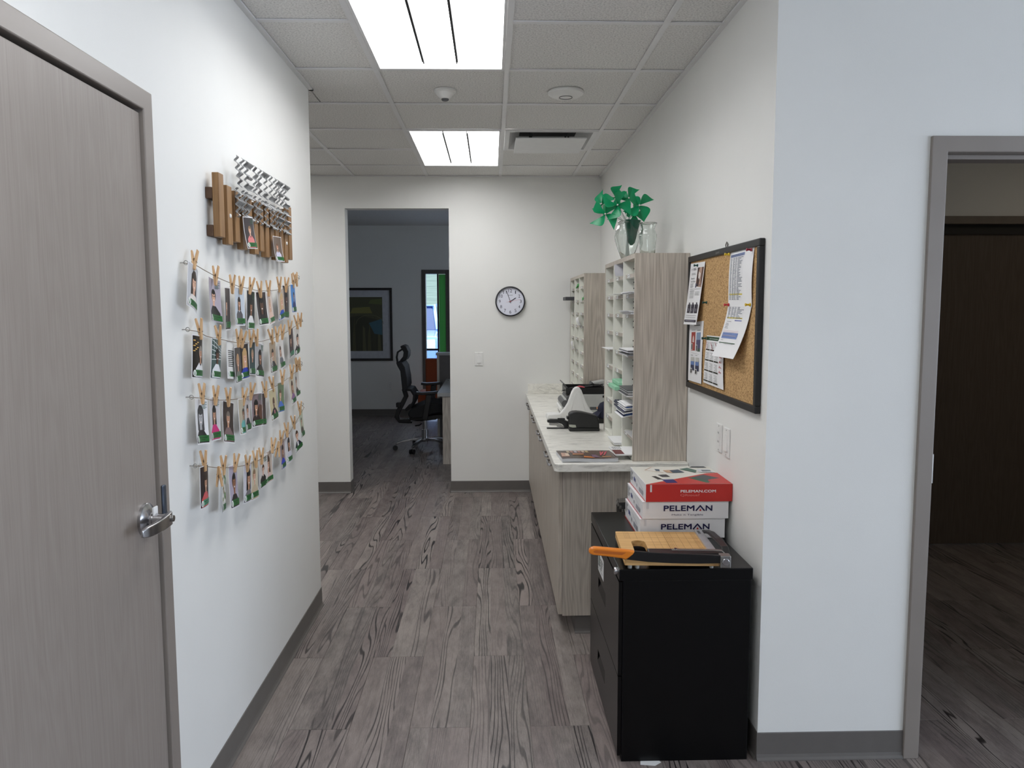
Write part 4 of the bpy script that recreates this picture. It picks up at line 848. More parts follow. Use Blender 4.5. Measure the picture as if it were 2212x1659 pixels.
# ------------------------------------------------------------------ carton stack
CART = pm('white_carton', (230, 229, 230), rough=.45, var=.015); REDC = (198, 52, 46); NAVY = (28, 24, 72)
def carton(label, x0, x1, y0, y1, z0, z1, k):
    og = Vector(((x0+x1)/2, (y0+y1)/2, z0)); t = thing('carton', label, 'box', og, group='stack of cartons')
    MB(og).box(x0, x1, y0, y1, z0+.0005, z1-.003).build('tray', CART, t, bevel=.0015)
    MB(og).box(x0-.0015, x1+.001, y0-.0015, y1, z1-.003, z1).build('lid', CART, t, bevel=.001)
    w, h, dp = x1-x0, z1-z0, y1-y0
    d = Decal(plane((x0, y0-.0016, z0), (1, 0, 0), (0, 0, 1)))
    if k == 2:
        d.rect(REDC, 0, .0006, w+.001, h); d.rect((226, 220, 220), .016, h-.030, .023, h-.002)
        d.text((240, 232, 232), 'PELEMAN.COM', .202, h*.60, .136, .0098, .00045); d.text((224, 126, 118), 'QRious?', .170, h*.37, .074, .0098, .0002)
    else:
        d.rect((206, 204, 208), .016, h-.028, .018, h-.002); d.rect((206, 204, 208), .021, h-.028, .023, h-.002)
        cx = .178
        d.text(NAVY, 'PELEM', cx-.037, h*.68-(0.004 if k else .006), .118, .0205, .0007); d.text(NAVY, 'N', cx+.079, h*.68-(.004 if k else .006), .025, .0205, .0007)
        zc = h*.68-(.004 if k else .006)
        d.line(NAVY, (cx+.028, zc-.0107), (cx+.046, zc+.0107), .0052); d.line(NAVY, (cx+.044, zc+.0107), (cx+.062, zc-.0107), .0052)
        d.poly((196, 48, 50), [(cx+.041, zc-.0107), (cx+.050, zc-.0107), (cx+.0455, zc-.002)])
        if k == 1: d.text((96, 94, 120), 'Make it Tangible', cx-.004, h*.24, .122, .0085)
    d.build('front_print', t, og)
    d = Decal(plane((x0-.0016, y1, z0), (0, -1, 0), (0, 0, 1)))
    d.rects((120, 122, 128), [(.015, h-.012-.007*q, .07-.012*(q % 3), h-.009-.007*q) for q in range(6)])
    d.rects((70, 80, 150), [(.09, h*.45, .105, h*.7), (.115, h*.45, .125, h*.66)]); d.rect((60, 60, 90), .155, h*.3, .163, h*.48); d.rect((160, 162, 170), .205, h*.2, .285, h*.45)
    d.line((150, 152, 160), (.17, h*.8), (.28, h*.55), .0012)
    d.rect(REDC if k != 1 else (200, 60, 80), 0, 0.0006, dp, .005)
    d.build('side_print', t, og)
    if k == 2:
        d = Decal(plane((x0, y0, z1), (1, 0, 0), (0, 1, 0)), off=.0004)
        d.rect((226, 224, 214), 0, .0, w, dp)
        d.poly(REDC, [(0, -.001), (w, -.001), (w, dp*.60), (w*.86, dp*.58), (w*.30, dp*.20)])
        d.poly((64, 70, 74), [(w*.60, dp*.34), (w*.80, dp*.50), (w*.94, dp*.30), (w*.78, dp*.22), (w*.74, dp*.04)])
        d.poly((38, 92, 62), [(w*.56, dp*.34), (w*.64, dp*.34), (w*.78, dp*.10), (w*.72, dp*.05)])
        d.poly((44, 36, 110), [(w*.235, dp*.24), (w*.375, dp*.25), (w*.385, dp*.06), (w*.25, dp*.055)])
        d.poly((40, 38, 40), [(w*.15, dp*.42), (w*.20, dp*.43), (w*.25, dp*.25), (w*.19, dp*.24)]); d.poly((70, 70, 74), [(w*.24, dp*.5), (w*.35, dp*.52), (w*.37, dp*.38), (w*.27, dp*.37)])
        for a, b in (((.14, .78), (.26, .97)), ((.26, .97), (.29, .96)), ((.14, .78), (.34, .62))): d.line((196, 150, 120), (w*a[0], dp*a[1]), (w*b[0], dp*b[1]), .003)
        d.poly((96, 110, 124), [(w*.27, dp*.84), (w*.33, dp*.82), (w*.31, dp*.7), (w*.27, dp*.74)]); d.poly((206, 170, 140), [(w*.36, dp*.76), (w*.50, dp*.78), (w*.46, dp*.60), (w*.38, dp*.62)]); d.poly((70, 84, 100), [(w*.44, dp*.74), (w*.56, dp*.80), (w*.60, dp*.62), (w*.45, dp*.6)])
        d.poly((80, 110, 98), [(w*.58, dp*.82), (w*.70, dp*.90), (w*.78, dp*.74), (w*.73, dp*.6)]); d.poly((74, 78, 82), [(w*.73, dp*.92), (w*.78, dp*.98), (w*.93, dp*.98), (w*.95, dp*.90)]); d.poly((214, 216, 218), [(w*.80, dp*.80), (w*1.0-.02, dp*.80), (w*.98, dp*.60), (w*.78, dp*.62)]); d.poly((110, 116, 120), [(w*.84, dp*.76), (w*.95, dp*.74), (w*.94, dp*.66), (w*.83, dp*.66)])
        d.build('lid_print', t, og)
carton('white carton at the bottom of the stack on the filing cabinet', .570, .901, 2.945, 3.278, .693, .771, 0)
carton('white carton with a tagline, middle of the stack', .578, .912, 2.940, 3.272, .771, .840, 1)
carton('red-fronted carton with a white patterned lid, topmost of the stack', .589, .9225, 2.936, 3.270, .840, .909, 2)

# ------------------------------------------------------------------ paper trimmer
TR = thing('paper_trimmer', 'bamboo guillotine paper trimmer with an orange handle', 'paper trimmer', (.45, 2.587, .693), rz=-.06)
ORANGE = pm('orange_plastic', (226, 130, 38), rough=.28, var=.03)
W_, D_ = .33, .335; hole = rrect(.045, .06, .095, .22, .024)
mk('board', plate(rrect(0, 0, W_, D_, .006), [hole], .015, .037), BAMBOO, TR, bevel=.002)
d = Decal(plane((0, 0, .037), (1, 0, 0), (0, 1, 0)), off=.0002)
for i in range(1, 12):
    x = .02+i*.026
    if .03 < x < .11: d.line((122, 84, 44), (x, .235), (x, D_-.01), .0008)
    else: d.line((122, 84, 44), (x, .09), (x, D_-.01), .0008)
for x in (.028, .034, .04, .176, .182, .188, .194, .284, .290): d.line((122, 84, 44), (x, .235 if x < .05 else .09), (x, D_-.01), .0006)
for j in range(1, 5): d.line((150, 106, 60), (.11, .09+j*.05), (.30, .09+j*.05), .0005)
for q in range(5): d.line((110, 76, 40), (.05+q*.008, .01), (.05+q*.008, .045), .0007)
d.build('ruled_grid', TR)
MB().box(.300, .328, .05, D_, .037, .046).build('ruler', pm('alu_ruler', (196, 197, 200), rough=.35, metal=.6), TR, bevel=.001)
d = Decal(plane((.300, .05, .0462), (1, 0, 0), (0, 1, 0))); d.rect((90, 90, 94), .006, .23, .016, .27); d.build('ruler_mark', TR)
MB().box(.085, .33, .020, .078, .0372, .052).build('paper_guard', BLACKP, TR, bevel=.004)
MB().ribbon([(.345, .012, .034), (.345, .03, .05), (.335, .036, .058), (.31, .037, .0595), (.20, .037, .060), (.165, .037, .060)], (0, 1, 0), .016, .004).build('pressure_arm', STEEL, TR, bevel=.0015)
MB().cyl((.178, .037, .060), (.178, .037, .0655), .005, n=14).build('rivet', CHROME, TR, smooth=True)
MB().ribbon([(-.02, -.014, .060), (.02, -.014, .0555), (.08, -.014, .050), (.16, -.014, .0465), (.25, -.014, .045), (.335, -.014, .044)], (0, 1, 0), .010, [.030, .032, .034, .034, .032, .026]).build('blade_arm', BLACKP, TR, bevel=.002)
MB().box(.318, .354, -.024, .012, .016, .058).build('hinge_block', STEEL, TR, bevel=.003)
MB().cyl((.334, -.024, .040), (.334, -.036, .040), .0125, n=24).build('pivot_knob', CHROME, TR, smooth=True, bevel=.002)
MB().ribbon([(.352, .02, .03), (.356, .08, .056), (.352, .16, .060), (.346, .25, .058), (.34, .31, .048), (.338, .335, .036)], (1, 0, 0), .026, .010).build('spring_guard', BLACKP, TR, bevel=.003)
hp = [(-.125, .071), (-.118, .081), (-.105, .084), (-.06, .0805), (.0, .075), (.032, .071), (.025, .060), (.008, .046), (.0, .041), (-.012, .046), (-.06, .052), (-.11, .057), (-.122, .062)]
MB().prism(hp, (0, -.024, 0), (1, 0, 0), (0, 0, 1), (0, 1, 0), .022).build('handle', ORANGE, TR, smooth=True, bevel=.006, seg=3)
MB().prism([(-.108, .072), (-.1, .075), (.002, .067), (-.012, .059), (-.1, .064), (-.108, .067)], (0, -.0246, 0), (1, 0, 0), (0, 0, 1), (0, 1, 0), .001).build('grip_inlay', pm('orange_inlay', (186, 98, 30), rough=.5), TR)
for x, y in ((.02, .02), (.045, .02), (.30, .03), (.02, .31), (.30, .31)): MB().cyl((x, y, 0), (x, y, .0152), .007, .008, n=14).build('foot', GREYP, TR, smooth=True)

# ------------------------------------------------------------------ waste bin behind the filing cabinet
WB = thing('waste_bin', 'black waste bin with a clear liner behind the filing cabinet', 'bin', (.70, 3.515, 0))
def sqf(a, z): return 1/max(abs(math.cos(a)), abs(math.sin(a)))**.75
MB().lathe([(.085, 0), (.092, .004), (.112, .66), (.116, .665), (.113, .667), (.108, .66), (.09, .02), (.0001, .018)], n=32, sq=sqf).build('bucket', BLACKP, WB, smooth=True)
def linerf(u, v):
    a = 2*PI*u; k = sqf(a, 0)*(.1185+.004*math.sin(17*a)+.003*math.sin(29*a)*(v)); 
    return Vector((k*math.cos(a), k*math.sin(a), .60+.088*math.sin(v*2.2)+.004*math.sin(13*a)))
MB().grid(linerf, 64, 8).build('liner', glass('bag_film', (225, 230, 235), .25, 1.12), WB, smooth=True, fix=False)

# ------------------------------------------------------------------ things on the worktop
def px_poly(pts, Y, ox, oy, k): return [(lambda p: (p.x, p.z))(at(ox+a/k, oy+b/k, Y=Y)) for a, b in pts]
# magazine
og = Vector((.45, 3.735, CT)); t = thing('magazine', 'glossy brown magazine lying at the near end of the worktop', 'magazine', og)
def mg(u, v, o=0): return Vector((.318+.265*u+.012*(1-v), 3.632+.205*v, CT+.0016+o+.0018*math.sin(7*u)*(1-v)))
for i in range(4): MB(og).sheet(lambda u, v, i=i: mg(u, v, .0042*(i+1)), 16, 3, .0034, (0, 0, 1)).build('pages', pm('magazine_page', (206, 208, 212), rough=.4), t, smooth=True)
MB(og).sheet(lambda u, v: mg(u, v, .0185), 16, 3, .0014, (0, 0, 1)).build('cover', pm('magazine_cover', (74, 50, 46), rough=.2, var=.3, scale=14), t, smooth=True)
d = Decal(lambda u, v, o: mg(u, v, .0185+o), cuts=3)
for q in range(6): d.rect([(190, 178, 150), (170, 130, 120), (186, 182, 190), (176, 136, 126), (200, 180, 160), (180, 160, 120)][q], .17+.07*q, .72, .225+.07*q, .93)
d.poly((186, 150, 130), [(.02, .2), (.16, .2), (.18, .62), (.05, .7)]); d.poly((214, 196, 176), [(.10, .3), (.17, .3), (.17, .6), (.12, .62)])
d.poly((206, 120, 48), [(.40, .08), (.60, .06), (.55, .2), (.42, .26)]); d.poly((110, 84, 110), [(.56, .12), (.70, .12), (.66, .42), (.58, .46)])
for q in range(5): d.line((200, 80, 96), (.74+.02*q, .35+.06*(q % 3)), (.80+.03*q, .82-.05*(q % 2)), .02)
d.rects((214, 150, 90), [(.24, .40, .44, .47), (.74, .14, .90, .2)]); d.rects((196, 120, 110), [(.25, .52, .46, .58)])
d.build('cover_print', t, og)
# stapler
og = Vector((.41, 4.70, CT)); t = thing('stapler', 'black desk stapler pointing at the aisle in front of the white stand', 'stapler', og)
st_ = lambda pts: px_poly(pts, 4.70, 1170, 820, 12.76)
MB(og).prism(st_([(140, 1335), (155, 1318), (600, 1325), (760, 1330), (760, 1385), (160, 1378), (142, 1360)]), (0, 4.682, 0), (1, 0, 0), (0, 0, 1), (0, 1, 0), .036).build('base', BLACKP, t, bevel=.002)
MB(og).prism(st_([(150, 1150), (165, 1100), (230, 1080), (440, 1085), (600, 1095), (760, 1165), (760, 1335), (620, 1335), (600, 1260), (540, 1210), (430, 1180), (200, 1178), (160, 1170)]), (0, 4.682, 0), (1, 0, 0), (0, 0, 1), (0, 1, 0), .036).build('arm', BLACKP, t, bevel=.003)
MB(og).prism(st_([(205, 1190), (430, 1195), (540, 1235), (610, 1290), (590, 1320), (420, 1290), (410, 1262), (210, 1250)]), (0, 4.69, 0), (1, 0, 0), (0, 0, 1), (0, 1, 0), .02).build('magazine_rail', STEEL, t, bevel=.001)
MB(og).prism(st_([(440, 1060), (640, 1066), (650, 1100), (440, 1092)]), (0, 4.688, 0), (1, 0, 0), (0, 0, 1), (0, 1, 0), .024).build('cap', BLACKP, t, bevel=.002)
# electric punch
og = Vector((.55, 4.63, CT)); t = thing('electric_punch', 'rounded matt black electric punch with a pale window', 'office machine', og)
ep = lambda pts: px_poly(pts, 4.58, 1170, 820, 12.76)
MATB = pm('matt_black', (30, 30, 29), rough=.5, var=.06)
MB(og).prism(ep([(765, 1340), (760, 1100), (768, 975), (800, 930), (880, 900), (985, 893), (1130, 910), (1300, 950), (1500, 995), (1545, 1040), (1590, 1180), (1597, 1345)]), (0, 4.58, 0), (1, 0, 0), (0, 0, 1), (0, 1, 0), .085).build('body', MATB, t, smooth=True, bevel=.006, seg=3)
MB(og).prism(ep([(755, 1340), (1600, 1340), (1597, 1415), (1580, 1436), (790, 1436), (757, 1405)]), (0, 4.577, 0), (1, 0, 0), (0, 0, 1), (0, 1, 0), .09).build('base', MATB, t, smooth=True, bevel=.003)
MB(og).prism(ep([(752, 1238), (935, 1250), (955, 1320), (850, 1322), (760, 1300)]), (0, 4.5795, 0), (1, 0, 0), (0, 0, 1), (0, 1, 0), .002).build('window', pm('pale_window', (176, 178, 164), rough=.25), t)
MB(og).prism(ep([(705, 1035), (765, 1040), (765, 1120), (705, 1110)]), (0, 4.60, 0), (1, 0, 0), (0, 0, 1), (0, 1, 0), .05).build('switch', BLACKP, t, bevel=.003)
# white bell-shaped stand
og = Vector((.56, 5.06, CT)); t = thing('bell_stand', 'white plastic bell-shaped stand behind the black punch', 'stand', og)
bs = lambda pts: px_poly(pts, 5.03, 1170, 820, 12.76)
out = [(490, 1075), (500, 940), (560, 880), (640, 780), (720, 650), (780, 480), (830, 340), (880, 255), (930, 215), (985, 205), (1040, 220), (1095, 290), (1145, 420), (1190, 540), (1260, 690), (1340, 820), (1430, 920), (1520, 985), (1560, 1075)]
inn = [(790, 900), (840, 720), (880, 520), (905, 420), (950, 345), (1000, 325), (1050, 345), (1085, 440), (1120, 560), (1170, 740), (1220, 890)]
MB(og).prism(bs(out), (0, 5.02, 0), (1, 0, 0), (0, 0, 1), (0, 1, 0), .05).build('shell', WHITEP, t, smooth=True, bevel=.008, seg=3)
mid = bs(inn); MB(og).tube([(x, 5.0205, z) for x, z in mid], .0022, n=6).build('rim_line', WHITEP, t, smooth=True)
MB(og).prism([(x+(sum(p[0] for p in mid)/len(mid)-x)*.06, z) for x, z in mid], (0, 5.0165, 0), (1, 0, 0), (0, 0, 1), (0, 1, 0), .004).build('face_panel', WHITEP, t, bevel=.001)
q = bs([(130, 1020), (155, 960), (200, 935), (520, 930), (520, 1080), (130, 1080)])
MB(og).prism([(x, max(z, CT+.001)) for x, z in q], (0, 5.0, 0), (1, 0, 0), (0, 0, 1), (0, 1, 0), .11).build('base', WHITEP, t, smooth=True, bevel=.008, seg=3)
q = bs(out); xs = [x for x, z in q]
MB(og).box(min(xs), max(xs)+.003, 5.015, 5.10, CT+.0005, q[0][1]+.004).build('foot', WHITEP, t, bevel=.006, seg=3)
# laminator
og = Vector((.62, 5.36, CT)); t = thing('laminator', 'light grey laminator with dark rollers under the black tray', 'laminator', og)
MB(og).prism([(.47, CT+.001), (.463, CT+.05), (.475, CT+.10), (.52, CT+.135), (.56, CT+.15), (.80, CT+.15), (.80, CT+.001)], (0, 5.22, 0), (1, 0, 0), (0, 0, 1), (0, 1, 0), .30).build('body', GREYP, t, bevel=.005)
MB(og).cyl((.492, 5.215, CT+.088), (.492, 5.525, CT+.088), .024, n=20).build('roller', DGREYP, t, smooth=True)
MB(og).cyl((.522, 5.215, CT+.122), (.522, 5.525, CT+.122), .022, n=20).build('roller', DGREYP, t, smooth=True)
MB(og).prism([(.462, CT+.03), (.458, CT+.055), (.470, CT+.07), (.478, CT+.04)], (0, 5.215, 0), (1, 0, 0), (0, 0, 1), (0, 1, 0), .31).build('feed_slot', WHITEP, t, bevel=.002)
MB(og).box(.66, .80, 5.2185, 5.22, CT+.045, CT+.065).build('side_vent', DGREYP, t)
MB(og).box(.745, .765, 5.2175, 5.22, CT+.128, CT+.142).build('badge', BLACKP, t)
# black tray with pens
og = Vector((.62, 5.36, CT+.151)); t = thing('desk_tray', 'black desk tray of pens on top of the grey laminator', 'tray', og)
z0 = CT+.1515
MB(og).box(.50, .76, 5.23, 5.50, z0, z0+.004).build('floor_plate', BLACKP, t)
for a in ((.498, .502, 5.23, 5.50), (.758, .762, 5.23, 5.50), (.498, .762, 5.228, 5.232), (.498, .762, 5.498, 5.502)): MB(og).box(*a, z0, z0+.042).build('side', BLACKP, t, bevel=.001)
MB(og).prism([(.503, z0+.042), (.478, z0+.07), (.484, z0+.075), (.51, z0+.046)], (0, 5.23, 0), (1, 0, 0), (0, 0, 1), (0, 1, 0), .27).build('lip', DGREYP, t)
rr = random.Random(3)
for i in range(9):
    x, y, a = .54+.022*i, 5.27+.14*rr.random(), -.5+1.0*rr.random(); dx, dy = .06*math.cos(a), .06*math.sin(a)
    o = MB((x, y, z0+.03)).cyl((x-dx, y-dy, z0+.016+.003*i), (x+dx, y+dy, z0+.046+.003*(i % 3)), .0045, .0035, n=8).build('pen', BLACKP, None, smooth=True)
    tag(o, f'black pen in the laminator tray, {ORD[i]} from the aisle', 'pen', 'black pens in the tray')
o = MB((.585, 5.26, z0+.045)).tube([(.565, 5.26, z0+.02), (.575, 5.255, z0+.045), (.59, 5.25, z0+.05), (.61, 5.25, z0+.046), (.625, 5.255, z0+.04)], .006, n=8).build('eraser', pm('pink_rubber', (206, 84, 96), rough=.5), None, smooth=True); tag(o, 'pink curved eraser on top of the tray', 'eraser')
# beige comb binder
og = Vector((.78, 5.585, CT)); t = thing('comb_binder', 'pale grey comb-binding machine with a round black-ringed knob', 'office machine', og)
MB(og).prism([(.70, CT+.001), (.70, CT+.16), (.715, CT+.20), (.79, CT+.215), (.90, CT+.215), (.90, CT+.001)], (0, 5.535, 0), (1, 0, 0), (0, 0, 1), (0, 1, 0), .10).build('body', GREYP, t, bevel=.006, seg=3)
MB(og).prism([(.695, CT+.165), (.712, CT+.205), (.72, CT+.20), (.705, CT+.160)], (0, 5.53, 0), (1, 0, 0), (0, 0, 1), (0, 1, 0), .11).build('comb_slot', DGREYP, t)
MB(og).lathe([(.030, 0), (.030, .008), (.022, .008), (.022, 0)], c=(.775, 5.525, CT+.155), n=28, axis='Y', closed=True).build('knob_ring', BLACKP, t, smooth=True)
MB(og).lathe([(.021, .012), (.021, .004), (.018, 0)], c=(.775, 5.524, CT+.155), n=24, axis='Y').build('knob', GREYP, t, smooth=True)
MB(og).cyl((.692, 5.55, CT+.15), (.70, 5.60, CT+.15), .006, n=10).build('lever', DGREYP, t, smooth=True)
# navy cap and black cable box
og = Vector((.70, 4.93, CT)); t = thing('navy_cap', 'navy cloth cap resting beside the mail sorter', 'cap', og)
NAVYC = pm('navy_cloth', (30, 32, 52), rough=.9, bump=.3)
MB(og).lathe([(.052, .03), (.054, .06), (.05, .095), (.036, .122), (.014, .133), (.0001, .135)], c=(.725, 4.95, CT), n=24).build('crown', NAVYC, t, smooth=True)
MB(og).sheet(lambda u, v: Vector((.725+(.05+.04*u)*math.cos(PI+.9*(v-.5)*2), 4.95+(.05+.04*u)*math.sin(PI+.9*(v-.5)*2), CT+.075-.025*u)), 5, 10, .003, (0, 0, 1)).build('brim', NAVYC, t, smooth=True)
MB(og).box(.668, .672, 4.925, 4.945, CT+.088, CT+.10).build('patch', pm('tan_patch', (196, 140, 100), rough=.7), t)
MB(og).box(.675, .775, 4.90, 5.0, CT+.0005, CT+.032).build('stand_block', BLACKP, t, bevel=.003)

# ------------------------------------------------------------------ vases and pinwheels
ZV = 1.8385
VG = glass('vase_glass', (246, 250, 248), 0, 1.46)
def vase(label, x, y, prof, facets, gr=None):
    th = .0028; t = thing('glass_vase', label, 'vase', (x, y, ZV), group='clear glass vases')
    p = prof+[(max(r-th, .0005), max(z, .005)) for r, z in prof[::-1]]
    fq = (lambda a, z: 1+.022*math.cos(facets*a)*(1 if .02 < z < prof[-1][1]*.8 else .25)) if facets else None
    MB().lathe(p, n=48, sq=fq).build('body', VG, t, smooth=True)
    r, z = prof[-1]
    MB().lathe([(r+.0028*math.cos(k*PI/4), z+.0028*math.sin(k*PI/4)) for k in range(8)], n=48, closed=True).build('rim', VG, t, smooth=True)
    return t
V1 = (.706, 4.10)
vase('tall tapered glass vase holding the green pinwheels', *V1, [(.0305, .0), (.034, .01), (.050, .05), (.063, .09), (.066, .115), (.060, .145), (.052, .165), (.0475, .178), (.0475, .19)], 10)
vase('short faceted empty glass vase beside the pinwheels', .752, 3.79, [(.034, 0), (.037, .01), (.0385, .04), (.042, .075), (.043, .095), (.037, .112), (.0325, .121), (.034, .13), (.041, .15)], 8)
PWM = pm('green_polypropylene', (26, 168, 112), rough=.28, var=.04); 
nt_ = PWM.node_tree; tr = nt_.nodes.new('ShaderNodeBsdfTranslucent'); tr.inputs[0].default_value = C4((40, 200, 140)); mxs = nt_.nodes.new('ShaderNodeMixShader'); mxs.inputs[0].default_value = .28
out_ = [n for n in nt_.nodes if n.type == 'OUTPUT_MATERIAL'][0]; pb = nt_.nodes['Principled BSDF']
nt_.links.new(pb.outputs[0], mxs.inputs[1]); nt_.links.new(tr.outputs[0], mxs.inputs[2]); nt_.links.new(mxs.outputs[0], out_.inputs[0])
def vane_mesh(R):
    P = [Vector((R, 0, 0)), Vector((.64*R, .26*R, .02*R)), Vector((.46*R, .95*R, .50*R)), Vector((.02*R, .02*R, .16*R))]
    def fn(u, v):
        w = 1-v; e = P[0]*w**3+P[1]*3*w*w*v+P[2]*3*w*v*v+P[3]*v**3
        return e*u+Vector((0, 0, .03*R*math.sin(u*PI)))
    m = MB().sheet(fn, 6, 12, .0007, (0, 0, 1)); return m.mesh('vane')
VM = {}
def pinwheel(label, px, py, Y, R, facing, spin):
    h = at(px, py, Y=Y); t = thing('pinwheel', label, 'pinwheel', h, group='green pinwheels in the vase')
    zax = Vector(facing).normalized(); xax = Vector((0, 0, 1)).cross(zax).normalized(); yax = zax.cross(xax); M3 = Matrix((xax, yax, zax)).transposed().to_4x4()
    k = round(R, 3)
    if k not in VM: VM[k] = vane_mesh(R)
    for i in range(4):
        o = mk('vane', VM[k], PWM, t, smooth=True); o.matrix_local = M3 @ Matrix.Rotation(spin+i*PI/2, 4, 'Z')
    o = MB().lathe([(.0001, .0), (.004, .001), (.004, .005), (.0001, .007)], n=12).build('button', WHITEP, t, smooth=True); o.matrix_local = M3 @ Matrix.Translation((0, 0, R*.12))
    base_ = Vector((V1[0]+(.5-random.random())*.03, V1[1]+(.5-random.random())*.03, ZV+.012))-h
    neck = Vector((V1[0]+(base_.x+h.x-V1[0])*-.6, V1[1]+.01, ZV+.185))-h; back = -zax*.012
    pts = [base_, base_*.6+neck*.4, neck, neck*.45+back*.55+Vector((0, 0, .01)), back]
    MB().tube(pts, .0024, n=6).build('stem', pm('clear_stem', (226, 230, 226), rough=.3), t, smooth=True)
pinwheel('green pinwheel hanging lowest on the left of the vase', 1308, 463, 4.0, .092, (-.25, -1, .05), .5)
pinwheel('green pinwheel in the middle of the bouquet facing forward', 1333, 444, 3.98, .090, (0, -1, .15), .95)
pinwheel('green pinwheel on the right of the bouquet', 1379, 444, 4.0, .090, (.2, -1, 0), .35)
pinwheel('green pinwheel at the upper left turned aside', 1303, 441, 4.08, .082, (-.9, -.7, .2), .2)
pinwheel('green pinwheel rising highest behind the others', 1330, 428, 4.13, .086, (-.2, -1, .5), 1.2)
pinwheel('green pinwheel at the top right of centre', 1357, 430, 4.12, .086, (.1, -1, .35), .7)
pinwheel('green pinwheel tucked low behind the vase neck', 1368, 462, 4.16, .080, (.5, -1, -.1), 1.1)
og = Vector((.725, 4.085, ZV+.07)); 
o = MB(og).lathe([(.006, 0), (.016, .012), (.026, .06), (.036, .11), (.041, .128), (.039, .128), (.034, .11), (.024, .06), (.013, .014), (.0001, .006)], c=og, n=28).build('green_cup', pm('dark_green_plastic', (24, 92, 72), rough=.3, var=.08), None, smooth=True)
o.rotation_euler = (0, .06, 0); tag(o, 'dark green tapered sleeve standing inside the tall vase', 'sleeve')

# ------------------------------------------------------------------ corkboard
og = Vector((XR, 3.13, 1.218)); CB = thing('corkboard', 'black-framed corkboard on the right wall', 'corkboard', og)
BY0, BY1, BZ0, BZ1, BX = 2.647, 3.612, 1.218, 1.817, XR-.021; fw = .026
for nm, a in (('frame_rail', (BX, XR-.001, BY0, BY1, BZ1-fw, BZ1)), ('frame_rail', (BX, XR-.001, BY0, BY1, BZ0, BZ0+fw)), ('frame_stile', (BX, XR-.001, BY0, BY0+fw, BZ0+fw, BZ1-fw)), ('frame_stile', (BX, XR-.001, BY1-fw, BY1, BZ0+fw, BZ1-fw))):
    MB(og).box(*a).build(nm, pm('black_frame', (26, 25, 25), rough=.4), CB, bevel=.003)
MB(og).box(XR-.013, XR-.002, BY0+fw-.002, BY1-fw+.002, BZ0+fw-.002, BZ1-fw+.002).build('cork_panel', CORK, CB)
d = Decal(plane((BX-.0002, 3.17, BZ1-.02), (0, -1, 0), (0, 0, 1))); d.text((150, 150, 150), 'Quartet', .03, .006, .05, .011); d.build('maker_mark', CB, og)
MB(og).tube([(XR-.004, 3.065, BZ1-.002), (XR-.004, 3.06, BZ1+.012), (XR-.004, 3.075, BZ1+.022), (XR-.004, 3.088, BZ1+.012), (XR-.004, 3.083, BZ1-.002)], .0022, n=6).build('hanger', STEEL, CB, smooth=True)
def pinned(name, label, crn, k1, k2, draw, lift=0, group='papers on the corkboard'):
    q = [at(1460+a/4.145, 500+b/4.145, X=XR-.02) for a, b in crn]; TL, TR_, BR_, BL = q; og = TL.lerp(TR_, .5); og.x = XR-.0135
    def fn(u, v, o=0):
        p = (BL.lerp(BR_, u)).lerp(TL.lerp(TR_, u), v); p.x = XR-.0140-lift-o-k1*(1-v)**2-k2*math.sin(v*PI)*(.5+.5*u); return p
    o = MB(og).sheet(lambda u, v: fn(u, v), 8, 12, .0005, (-1, 0, 0)).build(name, PAPER, None, smooth=True); tag(o, label, 'paper', group)
    d = Decal(fn, off=.0003, step=.00008, cuts=2); draw(d); d.build('print', o, og); return o
def dA(d):
    K = (52, 50, 66)
    d.poly((196, 160, 140), [(.52, .62), (.95, .60), (.97, .92), (.55, .92)]); d.poly((70, 46, 44), [(.55, .92), (.7, .92), (.62, .8), (.8, .76), (.72, .62), (.56, .62)]); d.poly((238, 230, 222), [(.66, .86), (.8, .82), (.76, .72), (.66, .76)]); d.poly((78, 50, 46), [(.86, .92), (.95, .92), (.93, .62), (.86, .7)])
    d.text((60, 44, 46), 'F', .15, .895, .06, .035); d.rects((70, 66, 70), [(.24, .905, .42, .915), (.24, .885, .46, .897), (.14, .83, .42, .836), (.14, .81, .46, .816)])
    d.text((50, 50, 54), 'Secure', .27, .755, .26, .03); d.text((50, 50, 54), 'Your Future', .30, .705, .36, .03)
    d.rects((110, 110, 116), [(.14, .66-.018*q, .38-.05*(q % 2), .666-.018*q) for q in range(4)]); d.rect((90, 94, 120), .52, .60, .6, .67); d.rects((80, 80, 86), [(.66, .645, .92, .652), (.66, .625, .9, .632), (.14, .575, .94, .579)])
    d.rects((90, 90, 94), [(.14, .545, .5, .552)]+[(.16, .525-.022*q, .48, .53-.022*q) for q in range(5)]+[(.56, .525-.022*q, .88, .53-.022*q) for q in range(3)])
    for q in range(3):
        x = .14+.28*q; d.rect(K, x, .19, x+.22, .33); d.ell(K, x+.11, .345, .045, .02, n=10); d.rects((200, 200, 210), [(x+.05, .25, x+.17, .256), (x+.05, .225, x+.17, .23)])
    d.rects((110, 110, 116), [(.12, .15, .9, .155), (.12, .115, .9, .119)]); d.rect(K, .06, .045, .94, .08); d.rects((190, 190, 206), [(.14, .059, .84, .065)])
